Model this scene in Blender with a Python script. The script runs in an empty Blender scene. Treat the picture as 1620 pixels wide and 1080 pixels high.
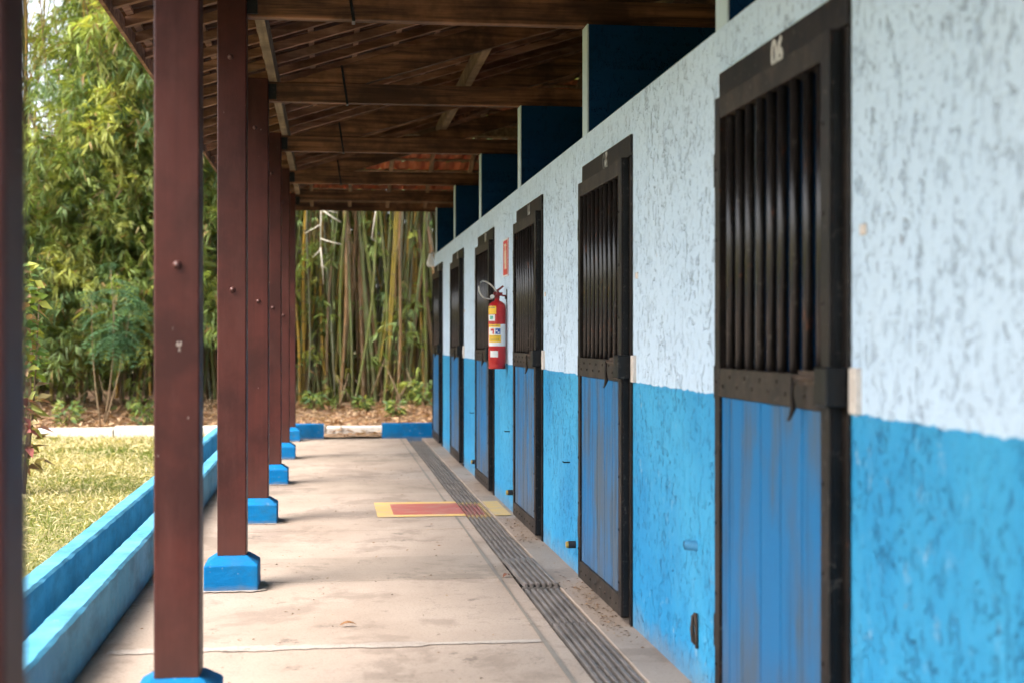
import bpy, bmesh, math, random
import numpy as np
from mathutils import Vector, Matrix

random.seed(7)
RNG = np.random.default_rng(11)
SC = bpy.context.scene
COL = SC.collection
R = math.radians

# ------------------------------------------------------------------ camera
cam_d = bpy.data.cameras.new('camera')
cam = bpy.data.objects.new('camera', cam_d)
COL.objects.link(cam)
cam.location = (0, 0, 1.4)
cam.rotation_euler = (R(90), 0, -math.atan(289 / 2250))
cam_d.sensor_width = 36
cam_d.lens = 50
cam_d.shift_y = -5 / 1620
cam_d.clip_start = 0.05
cam_d.clip_end = 1500
cam_d.dof.use_dof = True
cam_d.dof.focus_distance = 9.0
cam_d.dof.aperture_fstop = 2.2
SC.camera = cam

# ------------------------------------------------------------------ sky and sun
SUN_ELEV, SUN_AZ = R(54), R(-122)          # azimuth from +Y towards +X: the light comes from the open side
w = bpy.data.worlds.new('World')
SC.world = w
w.use_nodes = True
nt = w.node_tree
bg = nt.nodes['Background']
sky = nt.nodes.new('ShaderNodeTexSky')
sky.sky_type = 'NISHITA'
sky.sun_disc = False
sky.sun_elevation = SUN_ELEV
sky.sun_rotation = SUN_AZ
sky.air_density = 1.0
sky.dust_density = 4.0
sky.ozone_density = 1.0
hs = nt.nodes.new('ShaderNodeHueSaturation')
hs.inputs['Saturation'].default_value = 0.46      # thin overcast: a nearly white sky
nt.links.new(sky.outputs[0], hs.inputs['Color'])
tint = nt.nodes.new('ShaderNodeMix')
tint.data_type = 'RGBA'
tint.blend_type = 'MULTIPLY'
tint.inputs[0].default_value = 1.0
tint.inputs[7].default_value = (1.0, 0.985, 0.97, 1)
nt.links.new(hs.outputs[0], tint.inputs[6])
nt.links.new(tint.outputs[2], bg.inputs[0])
bg.inputs[1].default_value = 0.15

sl = bpy.data.lights.new('sun', 'SUN')
sl.energy = 1.3
sl.angle = R(30)
sl.color = (1.0, 0.94, 0.86)
so = bpy.data.objects.new('sun', sl)
COL.objects.link(so)
to_sun = Vector((math.sin(SUN_AZ) * math.cos(SUN_ELEV), math.cos(SUN_AZ) * math.cos(SUN_ELEV), math.sin(SUN_ELEV)))
so.rotation_euler = to_sun.to_track_quat('Z', 'Y').to_euler()
so.location = (-20, 0, 25)

SC.view_settings.view_transform = 'Standard'
SC.view_settings.look = 'None'
SC.view_settings.gamma = 1.0
SC.view_settings.use_curve_mapping = False
SC.view_settings.exposure = 2.05
SC.render.engine = 'CYCLES'
SC.cycles.use_denoising = True
SC.cycles.max_bounces = 5
SC.cycles.diffuse_bounces = 3
SC.cycles.use_adaptive_sampling = True
SC.cycles.adaptive_threshold = 0.035
SC.cycles.glossy_bounces = 3
SC.cycles.transmission_bounces = 4
SC.cycles.transparent_max_bounces = 4
SC.cycles.caustics_reflective = False
SC.cycles.caustics_refractive = False

# ------------------------------------------------------------------ node helpers
MATS = {}


class NT:
    """small helper round a material's node tree"""
    def __init__(self, name):
        m = bpy.data.materials.new(name)
        m.use_nodes = True
        self.m, self.t = m, m.node_tree
        self.b = self.t.nodes['Principled BSDF']
        self.out = self.t.nodes['Material Output']
        MATS[name] = m

    def n(self, typ, **kw):
        x = self.t.nodes.new('ShaderNode' + typ)
        for k, v in kw.items():
            setattr(x, k, v)
        return x

    def l(self, a, b):
        self.t.links.new(a, b)

    def coords(self, scale=(1, 1, 1), kind='Object', loc=(0, 0, 0), rot=(0, 0, 0)):
        tc = self.n('TexCoord')
        mp = self.n('Mapping')
        mp.inputs['Scale'].default_value = scale
        mp.inputs['Location'].default_value = loc
        mp.inputs['Rotation'].default_value = rot
        self.l(tc.outputs[kind], mp.inputs[0])
        return mp.outputs[0]

    def wpos(self, scale=(1, 1, 1), loc=(0, 0, 0)):
        g = self.n('NewGeometry')
        mp = self.n('Mapping')
        mp.inputs['Scale'].default_value = scale
        mp.inputs['Location'].default_value = loc
        self.l(g.outputs['Position'], mp.inputs[0])
        return mp.outputs[0]

    def noise(self, vec, scale=5, detail=4, rough=0.55, dist=0.0):
        x = self.n('TexNoise')
        x.inputs['Scale'].default_value = scale
        x.inputs['Detail'].default_value = detail
        x.inputs['Roughness'].default_value = rough
        x.inputs['Distortion'].default_value = dist
        self.l(vec, x.inputs['Vector'])
        return x.outputs[0]

    def ramp(self, fac, stops, interp='LINEAR'):
        x = self.n('ValToRGB')
        cr = x.color_ramp
        cr.interpolation = interp
        while len(cr.elements) < len(stops):
            cr.elements.new(0.5)
        for e, (p, c) in zip(cr.elements, stops):
            e.position = p
            e.color = (c, c, c, 1) if isinstance(c, (int, float)) else (*c, 1)
        self.l(fac, x.inputs[0])
        return x.outputs[0]

    def math(self, op, a, b=None, clamp=False):
        x = self.n('Math', operation=op, use_clamp=clamp)
        for i, v in enumerate((a, b)):
            if v is None:
                continue
            if isinstance(v, (int, float)):
                x.inputs[i].default_value = v
            else:
                self.l(v, x.inputs[i])
        return x.outputs[0]

    def mix(self, fac, a, b, blend='MIX'):
        x = self.n('Mix', data_type='RGBA', blend_type=blend)
        for i, v in ((0, fac), (6, a), (7, b)):
            if isinstance(v, (int, float)):
                x.inputs[i].default_value = v if i == 0 else (v, v, v, 1)
            elif isinstance(v, tuple):
                x.inputs[i].default_value = (*v, 1)
            else:
                self.l(v, x.inputs[i])
        return x.outputs[2]

    def sep(self, vec):
        x = self.n('SeparateXYZ')
        self.l(vec, x.inputs[0])
        return x.outputs

    def bump(self, h, strength=0.5, dist=0.01, normal=None):
        x = self.n('Bump')
        x.inputs['Strength'].default_value = strength
        x.inputs['Distance'].default_value = dist
        self.l(h, x.inputs['Height'])
        if normal is not None:
            self.l(normal, x.inputs['Normal'])
        self.l(x.outputs[0], self.b.inputs['Normal'])
        return x.outputs[0]

    def color(self, c):
        if isinstance(c, tuple):
            self.b.inputs['Base Color'].default_value = (*c, 1)
        else:
            self.l(c, self.b.inputs['Base Color'])

    def rough(self, r):
        if isinstance(r, (int, float)):
            self.b.inputs['Roughness'].default_value = r
        else:
            self.l(r, self.b.inputs['Roughness'])

    def spec(self, v):
        self.b.inputs['Specular IOR Level'].default_value = v


LIGHT_BLUE = (0.585, 0.755, 0.93)
MID_BLUE = (0.012, 0.215, 0.475)


def stucco(name, two_tone):
    """worm-grooved plaster; the grooves are relief, coloured with some dirt and painted crease shade"""
    k = NT(name)
    p = k.wpos()
    def dashes(sc, off, lo, hi):
        v = k.wpos(sc, off)
        d = k.n('VectorMath', operation='ADD')
        nz = k.n('TexNoise'); nz.inputs['Scale'].default_value = 1.0; nz.inputs['Detail'].default_value = 1.0
        k.l(k.wpos((1, 7, 9), off), nz.inputs['Vector'])
        sv = k.n('VectorMath', operation='SCALE'); sv.inputs['Scale'].default_value = 1.7
        k.l(nz.outputs['Color'], sv.inputs[0])
        k.l(v, d.inputs[0]); k.l(sv.outputs[0], d.inputs[1])
        return k.ramp(k.noise(d.outputs[0], 1.0, 1.2, 0.45), [(lo, 0.0), (hi, 1.0)])
    ax = 1 if two_tone else 40
    d1 = dashes((ax, 44, 17), (0, 0, 0), 0.665, 0.71)
    d2 = dashes((ax, 90, 40), (7, 3, 5), 0.69, 0.73)
    dens = k.ramp(k.noise(k.wpos((1, 2.7, 2.3), (4, 9, 1)), 1.0, 4, 0.65), [(0.36, 0.3), (0.62, 1.0)])
    # worm tracks: contour lines broken up by a mask
    def worms(sc, off, lo, hi, wid):
        n1 = k.noise(k.wpos(sc, off), 1.0, 2.0, 0.5, 0.7)
        ln = k.ramp(k.math('ABSOLUTE', k.math('SUBTRACT', n1, 0.5)), [(0.0, 1.0), (wid * 0.5, 0.8), (wid, 0.0)])
        mk_ = k.ramp(k.noise(k.wpos((1, sc[1] * 1.1, sc[2] * 1.1), (off[2], off[0], off[1])), 1.0, 1.5, 0.5), [(lo, 0.0), (hi, 1.0)])
        return k.math('MULTIPLY', ln, mk_)
    w1 = worms((ax, 15, 10), (3, 1.7, 5), 0.53, 0.60, 0.030)
    w2 = worms((ax, 26, 16), (6, 2.2, 8), 0.56, 0.62, 0.034)
    groove = k.math('MAXIMUM', k.math('MAXIMUM', d1, k.math('MULTIPLY', d2, 0.8)), k.math('MAXIMUM', w1, w2))
    groove = k.math('MULTIPLY', groove, dens)
    fine = k.noise(k.wpos((90, 90, 90)), 1.0, 3, 0.6)
    big = k.noise(k.wpos((1.2, 1.2, 0.9)), 1.0, 4, 0.6)
    if two_tone:
        z = k.sep(p)[2]
        wob = k.noise(k.wpos((1, 14, 2)), 1.0, 3, 0.6)
        edge = k.math('ADD', k.math('SUBTRACT', z, 1.187), k.math('MULTIPLY', k.math('SUBTRACT', wob, 0.5), 0.035))
        up = k.math('GREATER_THAN', edge, 0.0)
        lightc = k.mix(k.ramp(big, [(0.35, 0.0), (0.7, 1.0)]), LIGHT_BLUE, (0.62, 0.775, 0.93))
        lowc = k.mix(k.ramp(big, [(0.35, 0.0), (0.65, 1.0)]), (0.016, 0.275, 0.56), (0.050, 0.385, 0.66))
        # scuffs, chipped paint low on the wall
        ch = k.noise(k.wpos((8, 17, 11), (4, 4, 4)), 1.0, 5, 0.7)
        chm = k.math('MULTIPLY', k.ramp(ch, [(0.60, 0.0), (0.70, 0.75)]),
                     k.ramp(k.noise(k.wpos((1, 1.6, 2.2), (8, 1, 6)), 1.0, 3, 0.5), [(0.42, 0.0), (0.62, 1.0)]))
        lowc = k.mix(chm, lowc, (0.36, 0.50, 0.60))
        c = k.mix(up, lowc, lightc)
        gd = k.mix(up, (0.006, 0.10, 0.27), (0.17, 0.24, 0.32))
        c = k.mix(k.math('MULTIPLY', groove, k.math('SUBTRACT', 0.60, k.math('MULTIPLY', up, 0.16))), c, gd)  # groove tone: dirt together with crease shade put into the colour
        # a few rusty dots and faint runs
        dot = k.noise(k.wpos((1, 13, 13), (1, 9, 9)), 1.0, 1, 0.4)
        c = k.mix(k.math('MULTIPLY', k.ramp(dot, [(0.80, 0.0), (0.83, 1.0)]), 0.35), c, (0.28, 0.16, 0.12))
        run = k.noise(k.wpos((1, 6, 0.5), (5, 2, 2)), 1.0, 4, 0.6)
        c = k.mix(k.math('MULTIPLY', k.ramp(run, [(0.58, 0.0), (0.8, 1.0)]), 0.12), c, (0.25, 0.30, 0.34))
        # splashed grime just above the floor
        gr = k.math('ADD', z, k.math('MULTIPLY', k.noise(k.wpos((1, 7, 7)), 1.0, 4, 0.65), 0.22))
        c = k.mix(k.ramp(gr, [(0.10, 0.55), (0.24, 0.0)]), c, (0.22, 0.21, 0.19))
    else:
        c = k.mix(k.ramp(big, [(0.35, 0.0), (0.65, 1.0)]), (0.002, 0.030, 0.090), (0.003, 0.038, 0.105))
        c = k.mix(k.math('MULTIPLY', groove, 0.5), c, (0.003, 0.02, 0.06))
    k.color(c)
    k.rough(0.62 if two_tone else 0.85)
    k.spec(0.3 if two_tone else 0.08)
    h = k.math('SUBTRACT', k.math('MULTIPLY', fine, 0.18), groove)
    h = k.math('ADD', h, k.math('MULTIPLY', k.noise(k.wpos((1, 22, 16)), 1.0, 3, 0.5), 0.6))
    k.bump(h, 0.9, 0.012)


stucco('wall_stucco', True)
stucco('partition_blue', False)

k = NT('partition_edge')
c = k.mix(k.noise(k.wpos((9, 30, 9)), 1, 3), (0.45, 0.6, 0.68), (0.6, 0.73, 0.8))
k.color(c); k.rough(0.7)
k.bump(k.noise(k.wpos((50, 50, 22)), 1, 3), 0.5, 0.008)

# painted masonry: bases and kerbs
def blue_paint(name, a, b, chip=0.0):
    k = NT(name)
    n = k.noise(k.wpos((3, 3, 3)), 1, 5, 0.65)
    c = k.mix(k.ramp(n, [(0.35, 0), (0.68, 1)]), a, b)
    ch = k.noise(k.wpos((19, 13, 19), (1, 2, 3)), 1, 5, 0.7)
    c = k.mix(k.ramp(ch, [(0.63, 0.0), (0.69, chip)]), c, (0.36, 0.40, 0.42))
    dk = k.noise(k.wpos((6, 2.5, 6), (5, 2, 3)), 1, 5, 0.7)
    c = k.mix(k.math('MULTIPLY', k.ramp(dk, [(0.46, 0.0), (0.64, 1.0)]), 0.42), c, (0.03, 0.09, 0.13))
    z = k.sep(k.wpos())[2]
    gr = k.math('ADD', z, k.math('MULTIPLY', k.noise(k.wpos((9, 9, 9)), 1, 4), 0.05))
    c = k.mix(k.ramp(gr, [(0.025, 0.5), (0.06, 0.0)]), c, (0.2, 0.19, 0.17))
    k.color(c); k.rough(0.6); k.spec(0.12)
    h = k.math('ADD', k.math('MULTIPLY', k.noise(k.wpos((60, 60, 60)), 1, 3), 0.5), k.noise(k.wpos((14, 14, 14)), 1, 3))
    k.bump(h, 0.45, 0.006)


blue_paint('base_blue', (0.001, 0.125, 0.33), (0.003, 0.150, 0.37), 0.3)
blue_paint('kerb_blue', (0.065, 0.285, 0.45), (0.13, 0.37, 0.54), 0.4)

k = NT('white_paint_stone')
c = k.mix(k.ramp(k.noise(k.wpos((5, 5, 5)), 1, 6, 0.7), [(0.4, 0.0), (0.7, 1.0)]), (0.72, 0.68, 0.62), (0.48, 0.42, 0.36))
k.color(c); k.rough(0.8)
k.bump(k.noise(k.wpos((30, 30, 30)), 1, 4), 0.5, 0.01)

# timber
def wood(name, a, b, cdark, scale, rough, bumpd, coat=0.0, specks=0.0, kind='Object'):
    k = NT(name)
    tc = k.n('TexCoord')
    oi = k.n('ObjectInfo')
    off = k.n('VectorMath', operation='SCALE')
    k.l(oi.outputs['Location'], off.inputs[0]); off.inputs['Scale'].default_value = 3.7
    add = k.n('VectorMath', operation='ADD')
    k.l(tc.outputs[kind], add.inputs[0]); k.l(off.outputs[0], add.inputs[1])

    def oc(sc, loc=(0, 0, 0)):
        mp = k.n('Mapping')
        mp.inputs['Scale'].default_value = sc; mp.inputs['Location'].default_value = loc
        k.l(add.outputs[0], mp.inputs[0])
        return mp.outputs[0]
    g = k.noise(oc(scale), 1, 6, 0.62, 0.3)
    c = k.mix(k.ramp(g, [(0.3, 0), (0.7, 1)] if coat else [(0.40, 0), (0.62, 1)]), a, b)
    st = k.noise(oc((2.2, 2.2, 2.2)), 1, 5, 0.65)
    c = k.mix(k.math('MULTIPLY', k.ramp(st, [(0.42, 0), (0.62, 1)]), 0.8), c, cdark)
    if specks:
        wn = k.noise(oc((5, 5, 1.1), (7, 2, 4)), 1, 6, 0.7)
        c = k.mix(k.ramp(wn, [(0.50, 0.0), (0.68, 0.5)]), c, (0.085, 0.030, 0.024))
        zz_ = k.sep(k.coords((1, 1, 1), kind))[2]
        c = k.mix(k.ramp(k.math('ADD', zz_, k.math('MULTIPLY', wn, 0.5)), [(0.42, 0.45), (0.8, 0.0)]), c, (0.085, 0.038, 0.028))
        sp = k.noise(oc((26, 26, 11), (3, 1, 8)), 1, 3, 0.6)
        c = k.mix(k.ramp(sp, [(0.725, 0.0), (0.75, specks * 0.7)]), c, (0.42, 0.36, 0.32))
    k.color(c)
    k.rough(k.ramp(st, [(0.3, rough), (0.75, min(1, rough + 0.18))]))
    if coat:
        k.b.inputs['Coat Weight'].default_value = coat
        k.b.inputs['Coat Roughness'].default_value = 0.16
    if coat:
        k.spec(0.22)
    k.bump(g, 0.35, bumpd)


wood('post_paint', (0.052, 0.0125, 0.0096), (0.078, 0.0192, 0.0145), (0.030, 0.0078, 0.0060), (18, 18, 0.55), 0.42, 0.004, 0.06, 0.75)
wood('beam_wood', (0.065, 0.025, 0.011), (0.29, 0.125, 0.060), (0.030, 0.011, 0.005), (1.0, 22, 22), 0.75, 0.006)
wood('purlin_wood', (0.16, 0.10, 0.06), (0.30, 0.20, 0.12), (0.10, 0.06, 0.035), (22, 1.0, 22), 0.8, 0.006)
wood('rafter_wood', (0.20, 0.088, 0.050), (0.42, 0.215, 0.130), (0.10, 0.043, 0.025), (1.2, 22, 22), 0.8, 0.005)
wood('hip_rafter_wood', (0.17, 0.10, 0.055), (0.28, 0.17, 0.10), (0.09, 0.05, 0.028), (22, 1.2, 22), 0.8, 0.005)

# door plank: faded blue paint rubbed through to grey wood
k = NT('door_plank')
v = k.wpos((1, 26, 1.1))
g = k.noise(v, 1, 6, 0.65, 0.2)
fade = k.noise(k.wpos((1, 4.5, 1.3), (2, 3, 9)), 1, 4, 0.6)
z = k.sep(k.wpos())[2]
f2 = k.math('ADD', k.ramp(fade, [(0.42, 0.0), (0.60, 1.0)]), k.math('MULTIPLY', k.math('SUBTRACT', 0.7, z), 0.45), True)
f2 = k.math('MULTIPLY', f2, k.ramp(g, [(0.3, 0.55), (0.6, 1.0)]))
c = k.mix(f2, (0.003, 0.150, 0.37), (0.072, 0.100, 0.125))
sc = k.noise(k.wpos((1, 30, 6), (7, 7, 7)), 1, 5, 0.7)
st_ = k.noise(k.wpos((1, 11, 0.8), (1, 5, 3)), 1, 5, 0.7)
c = k.mix(k.ramp(st_, [(0.53, 0.0), (0.66, 0.65)]), c, (0.022, 0.042, 0.070))
c = k.mix(k.ramp(sc, [(0.66, 0.0), (0.76, 0.4)]), c, (0.30, 0.36, 0.42))
c = k.mix(k.ramp(k.math('ADD', z, k.math('MULTIPLY', sc, 0.3)), [(0.2, 0.5), (0.55, 0.0)]), c, (0.10, 0.105, 0.12))
k.color(c); k.rough(0.55); k.spec(0.25)
k.bump(g, 0.3, 0.003)

# black painted steel, browned by dust and rust
def steel(name, a, b, rust, rough):
    k = NT(name)
    n = k.noise(k.wpos((7, 7, 4)), 1, 5, 0.7)
    c = k.mix(k.ramp(n, [(0.4, 0), (0.66, 1)]), a, b)
    rr = k.noise(k.wpos((24, 24, 14), (6, 1, 1)), 1, 4, 0.7)
    c = k.mix(k.ramp(rr, [(0.62, 0.0), (0.74, rust)]), c, (0.26, 0.08, 0.035))
    du = k.noise(k.wpos((40, 40, 40)), 1, 2, 0.6)
    c = k.mix(k.ramp(du, [(0.62, 0), (0.75, 0.35)]), c, (0.2, 0.18, 0.16))
    k.color(c); k.rough(rough); k.spec(0.22)
    k.bump(k.noise(k.wpos((70, 70, 70)), 1, 3), 0.25, 0.002)


steel('frame_steel', (0.0065, 0.0055, 0.0055), (0.022, 0.0155, 0.0125), 0.3, 0.45)
steel('rail_steel', (0.014, 0.0105, 0.0085), (0.052, 0.039, 0.030), 0.45, 0.5)
steel('bar_steel', (0.010, 0.009, 0.009), (0.024, 0.020, 0.019), 0.5, 0.3)
MATS['bar_steel'].node_tree.nodes['Principled BSDF'].inputs['Specular IOR Level'].default_value = 0.5
steel('black_steel', (0.006, 0.007, 0.008), (0.013, 0.014, 0.016), 0.05, 0.4)
steel('rusty_steel', (0.045, 0.030, 0.022), (0.11, 0.075, 0.055), 0.4, 0.6)
k = NT('bolt_paint'); k.color((0.09, 0.035, 0.03)); k.rough(0.4)

# drain grating: black iron, except where the fire marking was painted across it
k = NT('grate_iron')
p = k.wpos()
s = k.sep(p)
n = k.noise(k.wpos((9, 4, 9)), 1, 5, 0.7)
c = k.mix(k.ramp(n, [(0.35, 0), (0.7, 1)]), (0.11, 0.096, 0.088), (0.22, 0.19, 0.172))


def band(k, v, lo, hi):
    return k.math('MULTIPLY', k.math('GREATER_THAN', v, lo), k.math('LESS_THAN', v, hi))


mk = band(k, s[1], 11.15, 12.15)
rd = k.math('MULTIPLY', band(k, s[1], 11.28, 12.02), k.math('LESS_THAN', s[0], 1.24))
pc = k.mix(rd, (0.52, 0.33, 0.09), (0.36, 0.075, 0.06))
wear = k.math('MULTIPLY', k.ramp(k.noise(k.wpos((30, 14, 30)), 1, 4, 0.7), [(0.40, 0.15), (0.58, 0.8)]), mk)
c = k.mix(wear, c, pc)
k.color(c); k.rough(0.6)
k.bump(n, 0.3, 0.003)

# concrete
def concrete(name, base, light, dark, crack=True):
    k = NT(name)
    a = k.noise(k.wpos((1.1, 0.8, 1)), 1, 6, 0.65)
    c = k.mix(k.ramp(a, [(0.36, 0), (0.66, 1)]), base, light)
    b = k.noise(k.wpos((1.5, 1.25, 1), (4, 8, 0)), 1, 8, 0.7, 0.25)
    c = k.mix(k.ramp(b, [(0.52, 0.0), (0.58, 0.5)]), c, dark)
    d = k.noise(k.wpos((3.1, 2.8, 1), (1, 3, 0)), 1, 7, 0.75)
    c = k.mix(k.ramp(d, [(0.60, 0.0), (0.65, 0.6)]), c, tuple(x * 0.45 for x in dark))
    e = k.noise(k.wpos((75, 75, 75)), 1, 4, 0.7)
    c = k.mix(k.ramp(e, [(0.34, 0.42), (0.5, 0.0)]), c, (0.15, 0.118, 0.092))
    sp = k.noise(k.wpos((34, 34, 34), (8, 8, 8)), 1, 2, 0.5)
    c = k.mix(k.ramp(sp, [(0.70, 0.0), (0.76, 0.5)]), c, (0.10, 0.08, 0.065))
    if crack:
        g = k.noise(k.wpos((1.0, 1.7, 1), (2, 5, 0)), 1, 6, 0.6)
        ln = k.ramp(k.math('ABSOLUTE', k.math('SUBTRACT', g, 0.47)), [(0.0, 0.7), (0.0035, 0.0)])
        ln = k.math('MULTIPLY', ln, k.ramp(k.noise(k.wpos((0.7, 0.7, 1), (2, 2, 0)), 1, 2), [(0.5, 0.0), (0.58, 1.0)]))
        c = k.mix(ln, c, (0.12, 0.10, 0.085))
    k.color(c)
    k.rough(k.ramp(b, [(0.3, 0.62), (0.7, 0.8)]))
    h = k.math('ADD', k.math('MULTIPLY', e, 0.4), k.math('ADD', k.noise(k.wpos((9, 9, 9)), 1, 5, 0.6), k.math('MULTIPLY', a, 2.0)))
    k.bump(h, 0.4, 0.006)


concrete('concrete', (0.325, 0.252, 0.200), (0.41, 0.328, 0.268), (0.20, 0.152, 0.120))
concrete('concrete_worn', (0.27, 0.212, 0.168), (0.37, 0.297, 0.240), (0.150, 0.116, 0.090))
concrete('mortar', (0.385, 0.325, 0.28), (0.45, 0.39, 0.34), (0.27, 0.22, 0.185), False)
concrete('drain_concrete', (0.05, 0.042, 0.036), (0.08, 0.068, 0.056), (0.03, 0.025, 0.021), False)


concrete('joint_grey', (0.19, 0.165, 0.14), (0.25, 0.215, 0.18), (0.12, 0.10, 0.085), False)


def floor_paint(name, col, wearcol):
    k = NT(name)
    w_ = k.noise(k.wpos((5, 7, 5)), 1, 6, 0.72)
    c = k.mix(k.ramp(w_, [(0.46, 0.0), (0.62, 0.8)]), col, wearcol)
    k.color(c); k.rough(0.6)
    k.bump(k.noise(k.wpos((60, 60, 60)), 1, 3), 0.3, 0.003)


floor_paint('mark_yellow', (0.66, 0.43, 0.145), (0.46, 0.36, 0.25))
floor_paint('mark_red', (0.43, 0.115, 0.092), (0.42, 0.20, 0.155))

# ground covers
k = NT('lawn_soil')
a = k.noise(k.wpos((0.8, 0.8, 1)), 1, 6, 0.7)
c = k.mix(k.ramp(a, [(0.35, 0), (0.65, 1)]), (0.18, 0.18, 0.05), (0.30, 0.255, 0.10))
b = k.noise(k.wpos((38, 38, 1)), 1, 4, 0.7)
c = k.mix(k.ramp(b, [(0.35, 0.6), (0.6, 0.0)]), c, (0.075, 0.08, 0.025))
k.color(c); k.rough(0.9)
k.bump(b, 0.7, 0.02)

k = NT('litter_soil')
a = k.noise(k.wpos((12, 12, 12)), 1, 6, 0.75)
c = k.mix(k.ramp(a, [(0.35, 0), (0.65, 1)]), (0.12, 0.07, 0.038), (0.30, 0.19, 0.11))
k.color(c); k.rough(0.95)
k.bump(a, 0.8, 0.03)

k = NT('ground_far')
a = k.noise(k.wpos((0.12, 0.12, 1)), 1, 6, 0.7)
c = k.mix(k.ramp(a, [(0.35, 0), (0.65, 1)]), (0.13, 0.14, 0.05), (0.25, 0.20, 0.11))
k.color(c); k.rough(0.95)


# plants: colour from a per-leaf attribute, thin translucent blades
def leafmat(name, trans=0.35, rough=0.45, spec=0.35):
    k = NT(name)
    at = k.n('Attribute', attribute_name='tone')
    k.l(at.outputs['Color'], k.b.inputs['Base Color'])
    k.rough(rough); k.spec(spec)
    tr = k.n('BsdfTranslucent')
    tc = k.mix(1.0, at.outputs['Color'], (1.25, 1.15, 0.55), 'MULTIPLY')
    k.l(tc, tr.inputs[0])
    ms = k.n('MixShader')
    ms.inputs[0].default_value = trans
    k.l(k.b.outputs[0], ms.inputs[1]); k.l(tr.outputs[0], ms.inputs[2])
    k.l(ms.outputs[0], k.out.inputs[0])


leafmat('leaf', 0.38)
leafmat('dry_leaf', 0.15, 0.8, 0.2)
leafmat('grass_blade', 0.3, 0.6, 0.25)

k = NT('culm')
oi = k.n('ObjectInfo')
base = k.ramp(oi.outputs['Random'], [(0.0, (0.25, 0.19, 0.030)), (0.15, (0.12, 0.145, 0.032)), (0.32, (0.22, 0.125, 0.055)),
                                     (0.5, (0.11, 0.14, 0.045)), (0.64, (0.36, 0.22, 0.030)), (0.78, (0.18, 0.115, 0.06)),
                                     (0.9, (0.19, 0.20, 0.13)), (1.0, (0.27, 0.23, 0.06))], 'CONSTANT')
n = k.noise(k.coords((14, 14, 1.3)), 1, 5, 0.65)
c = k.mix(k.ramp(n, [(0.42, 0.0), (0.7, 0.75)]), base, (0.10, 0.075, 0.04))
n2 = k.noise(k.coords((5, 5, 2.0), 'Object', (3, 3, 3)), 1, 4, 0.7)
c = k.mix(k.ramp(n2, [(0.6, 0.0), (0.75, 0.6)]), c, (0.22, 0.21, 0.17))
k.color(c); k.rough(0.38)

k = NT('culm_node')
k.color((0.16, 0.125, 0.06)); k.rough(0.7)
k = NT('twig')
k.color(k.mix(k.noise(k.coords((9, 9, 9)), 1, 3), (0.13, 0.085, 0.045), (0.26, 0.18, 0.10))); k.rough(0.8)
k = NT('pale_twig')
k.color(k.mix(k.noise(k.coords((9, 9, 9)), 1, 3), (0.42, 0.38, 0.30), (0.62, 0.57, 0.47))); k.rough(0.8)

# roof clay
k = NT('clay_tile')
n = k.noise(k.wpos((6, 6, 6)), 1, 6, 0.7)
oi = k.n('ObjectInfo')
c = k.mix(k.ramp(n, [(0.35, 0), (0.68, 1)]), (0.42, 0.10, 0.038), (0.56, 0.19, 0.085))
c = k.mix(k.math('MULTIPLY', oi.outputs['Random'], 0.35), c, (0.24, 0.075, 0.04))
k.color(c); k.rough(0.85)
k.bump(n, 0.3, 0.004)
k = NT('shaded_tile')  # dark copy of the clay tile, underside shade painted into its colour
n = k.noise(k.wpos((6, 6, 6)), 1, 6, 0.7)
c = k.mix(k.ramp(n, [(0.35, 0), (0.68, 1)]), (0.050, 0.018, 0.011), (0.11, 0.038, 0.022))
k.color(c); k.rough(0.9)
k.bump(n, 0.3, 0.004)


def plain(name, c, r, metal=0.0, var=0.0):
    k = NT(name)
    if var:
        n = k.noise(k.wpos((40, 40, 40)), 1, 4, 0.65)
        k.color(k.mix(k.ramp(n, [(0.35, 0), (0.7, 1)]), c, tuple(x * (1 - var) for x in c)))
    else:
        k.color(c)
    k.rough(r)
    k.b.inputs['Metallic'].default_value = metal


plain('groove_blue', (0.003, 0.14, 0.34), 0.6, 0, 0.2)
plain('ext_red', (0.50, 0.018, 0.022), 0.28, 0, 0.15)
plain('ext_dark_red', (0.20, 0.010, 0.016), 0.35, 0, 0.3)
plain('lab_yellow', (0.86, 0.53, 0.02), 0.45, 0, 0.1)
plain('lab_white', (0.78, 0.80, 0.80), 0.45, 0, 0.08)
plain('lab_blue', (0.03, 0.09, 0.36), 0.45)
plain('lab_green', (0.10, 0.42, 0.30), 0.45)
plain('lab_grey', (0.30, 0.24, 0.10), 0.5)
plain('lab_red', (0.62, 0.04, 0.04), 0.45)
plain('hose_grey', (0.50, 0.49, 0.45), 0.45, 0, 0.15)
plain('metal_grey', (0.45, 0.45, 0.44), 0.4, 0.6, 0.2)
plain('sign_red', (0.66, 0.045, 0.035), 0.45, 0, 0.1)
plain('sign_pale', (0.78, 0.66, 0.50), 0.5, 0, 0.1)
plain('number_white', (0.70, 0.68, 0.65), 0.7, 0, 0.35)
plain('pale_wood', (0.74, 0.66, 0.59), 0.6, 0, 0.15)
plain('lamp_white', (0.72, 0.71, 0.68), 0.5, 0, 0.12)
plain('pipe_blue', (0.09, 0.36, 0.60), 0.5, 0, 0.3)
plain('stopper_yellow', (0.55, 0.36, 0.07), 0.6, 0, 0.3)
plain('rubber_black', (0.015, 0.015, 0.016), 0.6)


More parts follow.
